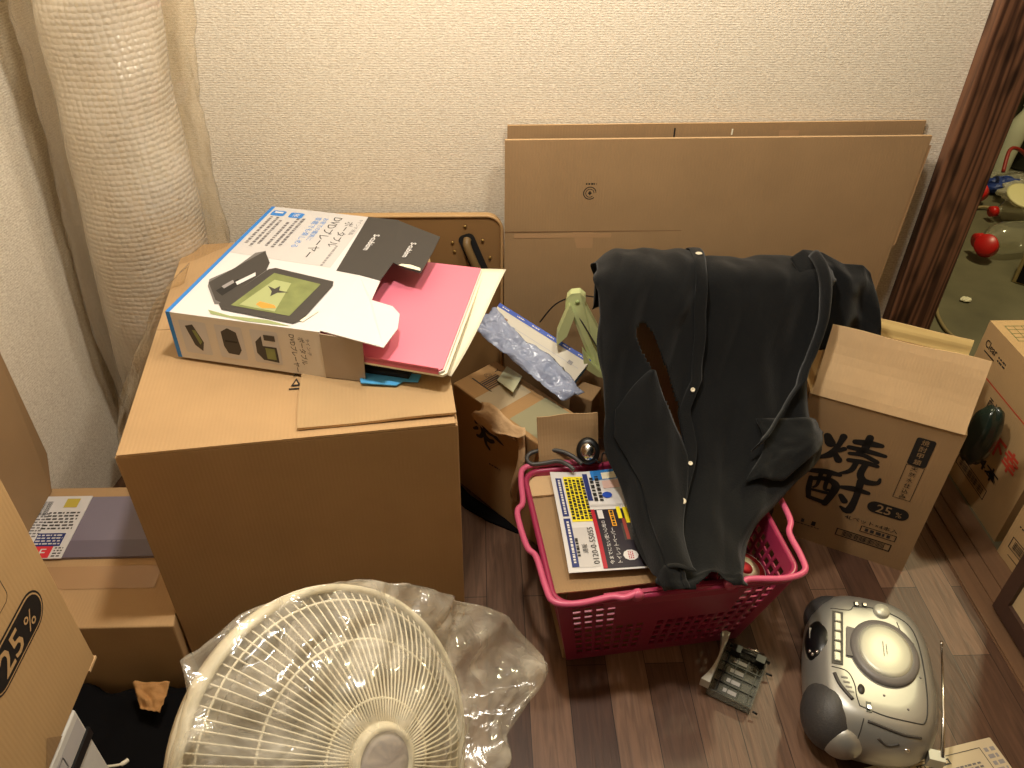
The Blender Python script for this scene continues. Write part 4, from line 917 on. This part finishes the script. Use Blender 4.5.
mb = MB(); blob(mb, (.107, .058, .058), (.040, .044, .048), DGREY); tag(mb.build('speaker', rd), 'dark grey curved speaker grille at the far end')
mb = MB(); blob(mb, (-.130, .048, .060), (.026, .034, .034), SILV); mb.build('speaker_cap', rd)
mb = MB(); mb.tube(onsurf([(-.134, .004), (-.138, -.012), (-.134, -.028)]), .0020, CHAR, 6); blob(mb, (-.136, -.042, surf(-.136, -.042)), (.003, .005, .003), CHROME, 8); mb.build('carry_handle_slot', rd)
mb = MB(); mb.box((-.132, -.104, .050), (-.114, -.080, .072), SILV); mb.tube([(-.124, -.100, .070), (-.06, -.106, .086), (.062, -.112, .112)], [.0034, .0026, .0018], CHROME, 8); blob(mb, (.064, -.112, .1125), (.004, .003, .003), CHROME, 8); tag(mb.build('antenna', rd), 'thin chrome telescopic antenna')

# ================================================================ CASSETTE DOOR, NEWSPAPER, CLOTH
cd = thing('cassette_door', (.448, .797, 0), 'broken smoky clear cassette door lying in front of the basket', 'plastic part', (.062, .10))
mb = MB(); mb.box((-.056, -.038, .004), (.056, .038, .006), SMOKE).box((-.056, -.040, .004), (.056, -.038, .020), SMOKE).box((.054, -.038, .004), (.056, .038, .022), SMOKE).box((-.056, -.038, .004), (-.054, .038, .022), SMOKE); mb.build('window', cd)
mb = MB()
for i in range(4): mb.box((-.050, -.030 + .018 * i, .007), (.050, -.0288 + .018 * i, .010), BLKP)
for i in range(5): mb.box((-.046 + .022 * i, -.036, .0075), (-.0445 + .022 * i, .034, .0105), BLKP)
for i in range(4): mb.box((-.038 + .022 * i, -.010, .0045), (-.030 + .022 * i, .014, .0072), GREYP)
mb.tube([(.050, -.044, .018), (.050, .030, .020)], .003, BLKP, 8); mb.tube([(.064, -.030, .016), (.060, .0, .02)], .0025, CHROME, 8); mb.box((.04, -.036, .008), (.055, -.02, .024), BLKP).box((.04, .008, .008), (.055, .024, .024), BLKP)
mb.tube([(-.054, -.044, .014), (-.054, -.052, .012)], .002, BLKP, 6); mb.tube([(.030, -.044, .014), (.032, -.054, .012)], .002, BLKP, 6); mb.build('inner_ribs', cd)
mb = MB(); n = 14
lo = [(-.058 + .116 * i / n, .040 + .012 * (2 * i / n - 1) ** 2) for i in range(n + 1)]
mb.slab([(x, y, .024) for x, y in lo] + [(.058, .036, .024), (-.058, .036, .024)], .020, mat('silver_trim', (200, 198, 186), .35, metal=.3)); tag(mb.build('front_trim', cd), 'curved chrome front edge')
np_ = thing('newspaper', (0.8503, 0.6747, 0.0030), 'folded beige newspaper on the floor at the lower right edge', 'newspaper', (.227, .044))
mb = MB()
for k in range(4): mb.box((-.245 - .002 * k, -.22, -.002 + .0035 * k), (.0 - .003 * k, -.001 * k, .0005 + .0035 * k), NEWS)
f = Face(mb, (0, 0, .0110), (1, 0, 0), (0, 1, 0), .0005); f.frame(-.105, -.10, .135, .17, .0012, CHAR); f.rect(-.130, -.024, .060, .010, CHAR); f.lines(-.130, -.024, .056, .006, 1, NEWS, t=.8, l=2)
f.lines(-.11, -.040, .12, .012, 2, GREYT); f.lines(-.11, -.09, .12, .07, 10, GREYT); f.lines(-.022, -.06, .02, .09, 8, GREYP, t=.6); f.lines(-.175, -.036, .012, .03, 3, CHAR)
mb.build('pages', np_)
# black clothes heap
def heap(s, t):
    x = -.80 + .42 * s; y = .565 + .225 * t; q = noise.noise((x * 8, y * 8, 1)); r = noise.noise((x * 20, y * 18, 5))
    e = min(1, 5 * min(s, 1 - s, t, .12 + (1 - t)))
    return (x + .02 * q, y + .015 * r, .004 + e * (.050 + .035 * q + .012 * r))
tag(MB().grid(heap, 60, 50, CLOTHB).build('clothes', solid=.002), 'black clothes heaped on the floor in front of the low wide box', 'clothes')
def kraft(s, t):
    p = V((-0.5701, 0.7533, 0.1000)).lerp(V((-0.5103, 0.7515, 0.1000)), s).lerp(V((-0.5510, 0.7161, 0.0850)).lerp(V((-0.5166, 0.7066, 0.0850)), s), t)
    return p + V((0, 0, 1)) * (.010 * noise.noise((s * 4, t * 4, 3)) + .012)
tag(MB().grid(kraft, 14, 14, mat('brown_paper', (176, 128, 74), .8, bump=.6, bscale=80)).build('crumpled_paper', solid=.001), 'crumpled brown paper scrap on the black clothes', 'paper')
tag(MB().tube(curve_pts([(-0.5842, 0.6205, 0.1000), (-0.5572, 0.6172, 0.1080), (-0.5435, 0.6198, 0.1080), (-0.5375, 0.6267, 0.1060)], 5), [.002] * 10 + [.0035] * 6, CREAM, 8).build('cable'), 'short cream cable end on the black clothes', 'cable')

# ================================================================ FAN AND ITS BAG
c0 = V((-.159, .441, .457)); nn = V((.67, -.43, .61)).normalized(); up = (V((0, 0, 1)) - nn * nn.z).normalized(); rt = up.cross(nn)
FM = Matrix((rt, up, nn)).transposed().to_4x4(); FM.translation = V((0, 0, .457))
fan = thing('electric_fan', (c0.x, c0.y, 0), 'cream electric fan with a wire guard, standing inside a clear plastic bag', 'fan')
RF = .172
def dz(r): return .087 * (1 - (r / RF) ** 2.3) - .004
mb = MB(); NW = 100
for i in range(NW):
    a = 2 * math.pi * i / NW; ca_, sa = math.cos(a), math.sin(a)
    mb.tube([(ca_ * r, sa * r, dz(r)) for r in (.034, .06, .085, .11, .13, .15, .163, .171)] + [(ca_ * .1725, sa * .1725, -.012)], .0011, CREAM, 5, M=FM)
for r in (.060, .118, .160): mb.tube([(r * math.cos(2 * math.pi * i / 72), r * math.sin(2 * math.pi * i / 72), dz(r) - .001) for i in range(72)], .0015, CREAM, 6, closed=True, M=FM)
mb.build('front_guard', fan)
mb = MB()
for i in range(56):
    a = 2 * math.pi * i / 56; ca_, sa = math.cos(a), math.sin(a)
    mb.tube([(ca_ * r, sa * r, -.014 - .060 * (1 - (r / RF) ** 2.6)) for r in (.045, .09, .13, .155, .171)], .0011, CREAM, 5, M=FM)
mb.tube([(.11 * math.cos(2 * math.pi * i / 60), .11 * math.sin(2 * math.pi * i / 60), -.058) for i in range(60)], .0016, CREAM, 6, closed=True, M=FM); mb.build('rear_guard', fan)
mb = MB(); mb.lathe([(.168, -.022), (.1765, -.022), (.1785, -.010), (.1765, .004), (.170, .004), (.168, -.008), (.168, -.022)], CREAM, 72, FM); mb.build('guard_rim', fan)
mb = MB(); mb.lathe([(.037, .072), (.0385, .080), (.036, .088), (.031, .090), (.029, .086)], CREAM, 48, FM); br_ = mb.build('badge_ring', fan)
mb = MB(); mb.lathe([(.030, .080), (.030, .0865), (.020, .088), (0, .0885)], mat('grey_badge', (168, 160, 160), .4), 40, FM); mb.build('badge', br_)
BLADE = mat('milky_blade', (150, 138, 116), .35, alpha=.45)
for k in range(5):
    a0 = 2 * math.pi * k / 5
    def bl(s, t):
        r = .028 + .122 * t; a = a0 + (s - .5) * (.75 + .45 * math.sin(t * 2.6)) + .35 * t
        return (r * math.cos(a), r * math.sin(a), .002 + .026 * (s - .5) * (1.1 - .4 * t))
    MB().grid(bl, 12, 12, BLADE, M=FM).build('blade', fan, solid=.0016)
mb = MB(); mb.lathe([(.0, .020), (.024, .018), (.028, .0), (.026, -.02), (.0, -.02)], BLADE, 32, FM); mb.build('spinner', fan)
mb = MB(); mb.lathe([(0, -.020), (.052, -.022), (.058, -.05), (.055, -.10), (.035, -.135), (0, -.14)], CREAM, 36, FM); mb.build('motor_housing', fan)
hb = FM @ V((0, 0, -.09)); mb = MB(); mb.tube([hb, (hb.x - .01, hb.y + .005, hb.z - .06), (hb.x - .012, hb.y + .006, .03)], .013, CREAM, 16); mb.build('pole', fan)
mb = MB(); mb.lathe([(.135, 0), (.14, .006), (.13, .02), (.06, .032), (.02, .05), (.015, .06), (0, .06)], CREAM, 48, Matrix.Translation((hb.x - .012, hb.y + .006, 0))); mb.build('base', fan)
RO = [(0, .236), (9, .216), (20, .200), (29, .188), (50, .180), (63, .180), (76, .183), (86, .190), (94, .192), (101, .196), (106, .204), (109, .196), (113, .184), (124, .182), (150, .184), (180, .184), (220, .186), (260, .195), (289, .236), (306, .248), (315, .267), (322, .300), (326, .345), (331, .352), (336, .333), (344, .306), (350, .279), (356, .255), (360, .236)]
def bagf(s, t):   # s around, t centre -> rim -> back
    a = 360 * (1 - s); ro = interp(RO, a % 360); ar = R(a); fr = noise.noise((math.cos(ar) * 3, math.sin(ar) * 3, 2)); 
    if t < .72:
        q = t / .72; r = ro * q
        z = (dz(min(r, RF)) + .014 if r < RF else .010 - (r - RF) * .35)
        c = noise.noise((r * math.cos(ar) * 22, r * math.sin(ar) * 22, 5)); c2 = noise.noise((r * math.cos(ar) * 9, r * math.sin(ar) * 9, 1)); c3 = abs(noise.noise((r * math.cos(ar + .5 * q) * 16, r * math.sin(ar) * 34, 8)))
        z += max(-.006, .008 * c + .014 * c2 + .018 * c3) * (.35 + q) + .01 * fr * q
        if r > RF: z += .012 * math.sin(a * .35) * (r - RF) / .1
    else:
        q = (t - .72) / .28; r = ro * (1 - q) + .06 * q; z = -.004 - .13 * math.sin(q * 1.57) + .008 * noise.noise((r * math.cos(ar) * 15, r * math.sin(ar) * 15, 9)) + (.01 * fr) * (1 - q)
        if r > RF: z += -.01 * q
    rr = r * (1 + .010 * noise.noise((s * 60, t * 4, 3)) * min(1, t * 2))
    return (rr * math.cos(ar), rr * math.sin(ar), z)
bg = MB().grid(bagf, 200, 96, BAG, M=FM); bo = bg.build('plastic_bag'); bo.location = (c0.x, c0.y, 0)
tag(bo, 'crinkled clear plastic bag pulled over the electric fan', 'plastic bag')

# ================================================================ BUBBLE WRAP ROLL IN THE CORNER
p_top = V((-0.5969, 1.4200, 1.0698)); p_a = V((-0.6104, 1.4200, 0.9844)); p_b = V((-0.6242, 1.4200, 0.8250)); p_c = V((-0.6310, 1.4200, 0.6395)); p_d = V((-0.6551, 1.4200, 0.4212)); p_e = V((-.675, 1.44, .16)); p_f = V((-.675, 1.44, .004))
axis = [(p_top + V((-.01, 0, .2)), .090), (p_top, .090), (p_a, .092), (p_b, .096), (p_c, .106), (p_d, .108), (p_e, .104), (p_f, .10)]
def axat(t):
    P = axis; x = t * (len(P) - 1); i = min(int(x), len(P) - 2); f_ = x - i
    return P[i][0].lerp(P[i + 1][0], f_), P[i][1] + (P[i + 1][1] - P[i][1]) * f_
rl = thing('bubble_wrap_roll', (p_f.x, p_f.y, 0), 'tall thick roll of bubble wrap standing in the left corner', 'bubble wrap')
def rollf(s, t):
    c, r = axat(t); a = -2 * math.pi * s; w_ = .006 * noise.noise((math.cos(a) * 2, math.sin(a) * 2, t * 9)) + .002 * math.sin(a * 2 + t * 40)
    return c - V((p_f.x, p_f.y, 0)) + V((math.cos(a), math.sin(a), 0)) * (r + w_)
MB().grid(rollf, 72, 150, BUBM).build('outer_layer', rl)
def rolli(s, t):
    c, r = axat(t); a = -2 * math.pi * s; return c - V((p_f.x, p_f.y, 0)) + V((math.cos(a), math.sin(a), 0)) * (r - .012)
MB().grid(rolli, 48, 40, mat('packed_bubble_layers', (240, 230, 210), .5, bump=.8, bscale=60)).build('inner_layers', rl)
WE = [(0, .045, .042), (.15, .035, .042), (.28, .030, .048), (.42, .020, .030), (.57, .022, .022), (.7, .030, .040), (1, .03, .03)]
def wrapf(s, t):
    c, r = axat(t); a = -2 * math.pi * s; lx = interp([(q[0], q[1]) for q in WE], t); rx = interp([(q[0], q[2]) for q in WE], t)
    ca_, sa = math.cos(a), math.sin(a); e = (lx if ca_ < 0 else rx) * abs(ca_) ** 6
    w_ = .008 * noise.noise((ca_ * 4, sa * 4, t * 14)) + .005 * abs(noise.noise((ca_ * 3, sa * 3 + t * 3, t * 30)))
    p = c + V((ca_ * (r + .014 + e), sa * (r + .012 - .2 * e), 0)) + V((ca_, sa, 0)) * (w_ * (.5 + 6 * e / .3))
    p.x = max(p.x, -.775); p.y = min(p.y, 1.555); return p
tag(MB().grid(wrapf, 90, 170, WRAP).build('plastic_sleeve'), 'loose yellowed clear plastic sleeve around the bubble wrap roll', 'plastic sleeve')
def tailf(s, t):
    p = V((-0.7227, 1.2700, 0.2825)).lerp(V((-0.5802, 1.2500, 0.5264)), s).lerp(V((-0.7504, 1.2500, 0.0869)).lerp(V((-0.5108, 1.2700, 0.5916)), s), t)
    return p + V((0, -1, .3)) * (.02 * math.sin(t * 3.1) + .014 * noise.noise((s * 5, t * 4, 6)) + .006 * abs(noise.noise((s * 14, t * 9, 2))))
tag(MB().grid(tailf, 40, 24, WRAP).build('plastic_sheet', solid=.0006), 'crumpled yellowed plastic sheet between the roll and the big box', 'plastic sheet')

# ================================================================ THE OTHER ROOM THROUGH THE DOORWAY
def stamp(f, x, y, s_, m):
    f.rrect(x, y, s_, s_, s_ * .12, m); f.text('甲', x, y, s_ * .6, mat('stamp_gap', (216, 172, 120), .8), l=2)
c1 = thing('cardboard_box', (1.082, 1.395, 0), 'liquor carton beyond the doorway with 4L×4本 print and a shaded side', 'cardboard box', (0, -1))
W, D, H = .292, .30, .368
b = MB(); b.box((0, 0, 0), (W, D, H), CBy)
f = Face(b, (0, 0, 0), (1, 0, 0), (0, 0, 1), .0006)
f.text('Clear', .040, .325, .018, INK, w=.045, bold=.01); f.rect(.042, .306, .04, .003, INK); f.lines(.085, .318, .03, .016, 2, CHAR); f.rect(.15, .262, .28, .003, REDINK); f.text('下幸', .205, .170, .050, REDINK, bold=.03); f.text('4L×4本', .150, .108, .034, INK, w=.15, bold=.02); f.text('酎', .115, .225, .03, INK); f.frame(.15, .055, .12, .026, .002, INK); f.bars(.15, .055, .10, .018, 26, INK)
f = Face(b, (0, 0, H), (1, 0, 0), (0, 1, 0), .0006)
f.frame(.050, .055, .055, .070, .0015, mat('green_ink', (90, 110, 60), .7)); 
for k in range(3): f.rect(.036 + .014 * k, .055, .001, .07, mat('green_ink', (90, 110, 60), .7)); f.rect(.05, .038 + .017 * k, .055, .001, mat('green_ink', (90, 110, 60), .7))
f.rrect(.135, .07, .085, .09, .004, mat('salmon_ink', (224, 130, 90), .7))
b.build('body', c1, bevel=.003)
c2 = thing('cardboard_box', (1.072, 1.075, 0), 'liquor carton with a red stamp and barcode, just behind the sliding door panel', 'cardboard box', (.10, -1))
b = MB(); b.box((0, 0, 0), (.292, .28, .368), CBy)
f = Face(b, (0, 0, 0), (1, 0, 0), (0, 0, 1), .0006)
stamp(f, .075, .215, .075, REDINK); f.text('量', .048, .145, .040, REDINK, bold=.03); f.text('泉', .095, .145, .040, REDINK, bold=.03); f.lines(.035, .098, .035, .007, 1, INK); f.text('25%', .080, .100, .020, INK, bold=.02); f.frame(.07, .052, .105, .028, .002, INK); f.bars(.07, .052, .090, .020, 28, INK); f.rect(.07, .022, .09, .002, INK)
b.build('body', c2, bevel=.003)
db = thing('dark_bag', (1.006, 1.172, 0), 'small dark glossy green bag wedged between the two liquor cartons', 'bag')
mb = MB()
Mx = Matrix.Translation((.03, .05, .245)) 
def bagb(s, t):
    a = 2 * math.pi * s; q = math.pi * t; r = math.sin(q) ** .7
    k = 1 + .12 * noise.noise((math.cos(a) * 2, math.sin(a) * 2, t * 4))
    return (.018 + .032 * r * k * math.cos(a), .03 + .030 * r * k * math.sin(a), .215 - .072 * math.cos(q) * k)
mb.grid(bagb, 30, 24, mat('dark_green_film', (30, 42, 34), .25, coat=.3)); mb.build('bag_skin', db)
def bottle(name, loc, ang, tilt, r, L, body, capm, label, cat, group=None):
    t_ = thing(name, loc, label, cat, None, group); Mx = Matrix.Rotation(R(ang), 4, 'Z') @ Matrix.Rotation(R(tilt), 4, 'Y')
    mb = MB(); mb.lathe([(.0, .0), (r * .9, .0), (r, .01), (r * .97, L * .3), (r, L * .6), (r * .8, L * .78), (r * .35, L * .92), (r * .33, L)], body, 24, Mx); mb.build('bottle_body', t_)
    mb = MB(); mb.lathe([(r * .44, L - .004), (r * .44, L + .018), (0, L + .019)], capm, 20, Mx); mb.build('cap', t_)
    return t_
DK = mat('dark_glass', (34, 34, 26), .12, coat=.4)
t_ = bottle('bottle', (2.2606, 3.1050, 0.0000), 0, 0, .11, .42, DK, RED, 'large dark glossy bottle standing at the back of the other room', 'bottle')
bottle('plastic_bottle', (2.0669, 2.9855, 0.0000), 20, 6, .038, .28, mat('pale_bottle', (205, 204, 176), .25), WHITEP, 'pale bottle with white cap leaning by the large dark bottle', 'bottle')
bottle('plastic_bottle', (1.8578, 2.3696, 0.0550), -172, 90, .055, .20, CLEARP, mat('red_cap', (200, 30, 26), .35), 'clear bottle lying on the floor with a big red cap facing the doorway', 'bottle')
bottle('plastic_bottle', (2.0146, 2.6016, 0.0450), -176, 92, .042, .17, CLEARP, mat('red_cap', (200, 30, 26), .35), 'smaller clear bottle lying behind, its red cap toward the post', 'bottle')
def cap_big(px, r, m, label):
    t_ = tag(MB().lathe([(r, 0), (r, .03), (r * .9, .036), (0, .036)], m, 24).build('screw_lid'), label, 'cap'); t_.location = px; t_.rotation_euler = (R(55), 0, R(-50))
cap_big((1.6715, 2.3138, 0.0450), .036, mat('red_cap', (200, 30, 26), .35), 'big round red cap on the grey floor beyond the post')
cap_big((1.8621, 2.7402, 0.0400), .034, mat('red_cap', (200, 30, 26), .35), 'red cap half hidden behind the post')
def crumple(name, c, sx, sy, sz, m, label, cat, seed):
    def fn(s, t):
        a = 2 * math.pi * s; q = math.pi * t; k = 1 + .35 * noise.noise((math.cos(a) * 2 * math.sin(q) + seed, math.sin(a) * 2, math.cos(q) * 2)) + .15 * noise.noise((s * 14, t * 12, seed))
        return (sx * math.sin(q) * math.cos(a) * k, sy * math.sin(q) * math.sin(a) * k, sz - sz * math.cos(q) * k * .95)
    o = tag(MB().grid(fn, 28, 16, m, smooth=False).build(name), label, cat); o.location = c
crumple('crumpled_wrapper', (2.0005, 2.8355, 0.0000), .075, .05, .03, TBLUE, 'crumpled blue wrapper on the far grey floor', 'wrapper', 1)
crumple('plastic_film', (2.1355, 2.9083, 0.0000), .14, .06, .02, film('far_film', (230, 225, 205), .35, .15, .6, 30), 'wide crinkled clear plastic sheet on the far floor', 'plastic film', 2)
crumple('crumpled_bag', (2.0264, 2.7381, 0.0000), .09, .06, .04, film('far_film2', (236, 230, 205), .6, .15, .6, 30), 'small crumpled clear bag beside the blue wrapper', 'plastic bag', 3)
t_ = tag(MB().lathe([(.06, 0), (.062, .006), (.055, .009), (0, .009)], mat('cream_lid', (226, 216, 160), .5), 28).build('round_lid'), 'round cream lid on the far floor at the right edge', 'lid'); t_.location = (1.9184, 2.5754, 0.1000); t_.rotation_euler = (R(20), 0, 0)
sbx = thing('small_carton', (1.6938, 2.1647, 0.0000), 'small cream carton standing open on the grey floor at the right edge', 'box', (.8, -.6))
mb = MB(); mb.box((0, 0, 0), (.16, .10, .10), mat('cream_card', (226, 206, 150), .7)); mb.build('body', sbx, bevel=.002); MB().box((.01, -.004, .005), (.15, .0, .09), BLKM).build('opening_shade', sbx)  # solid body; a matt black plate paints the shade inside its open side
crumple('paper_scrap', (1.4863, 2.0544, 0.0000), .016, .012, .006, PAPER, 'small white paper scrap on the grey floor by the post', 'paper', 5)
tag(MB().tube(curve_pts([(1.3841, 2.0754, 0.0060), (1.3817, 2.0294, 0.0060), (1.3573, 1.9633, 0.0060), (1.3466, 1.8893, 0.0060), (1.3575, 1.8383, 0.0060)], 6), .005, mat('tan_cable', (150, 130, 90), .5), 8).build('cable'), 'tan cable curling on the floor just beyond the post', 'cable')
tag(MB().tube(curve_pts([(1.7732, 2.6981, 0.0080), (1.8177, 2.6809, 0.0080), (1.8651, 2.6804, 0.0120), (1.8993, 2.6634, 0.0080)], 6), .006, mat('tan_cable', (150, 130, 90), .5), 8).build('cable'), 'straight tan cord lying between the red caps', 'cable')
tag(MB().tube(curve_pts([(1.9574, 2.7919, 0.1000), (1.9938, 2.8547, 0.1600), (2.0500, 2.8795, 0.1500), (2.1239, 2.9046, 0.1000)], 6), .007, mat('red_cable', (150, 40, 30), .5), 8).build('cable'), 'thin red cord looping by the large dark bottle', 'cable')
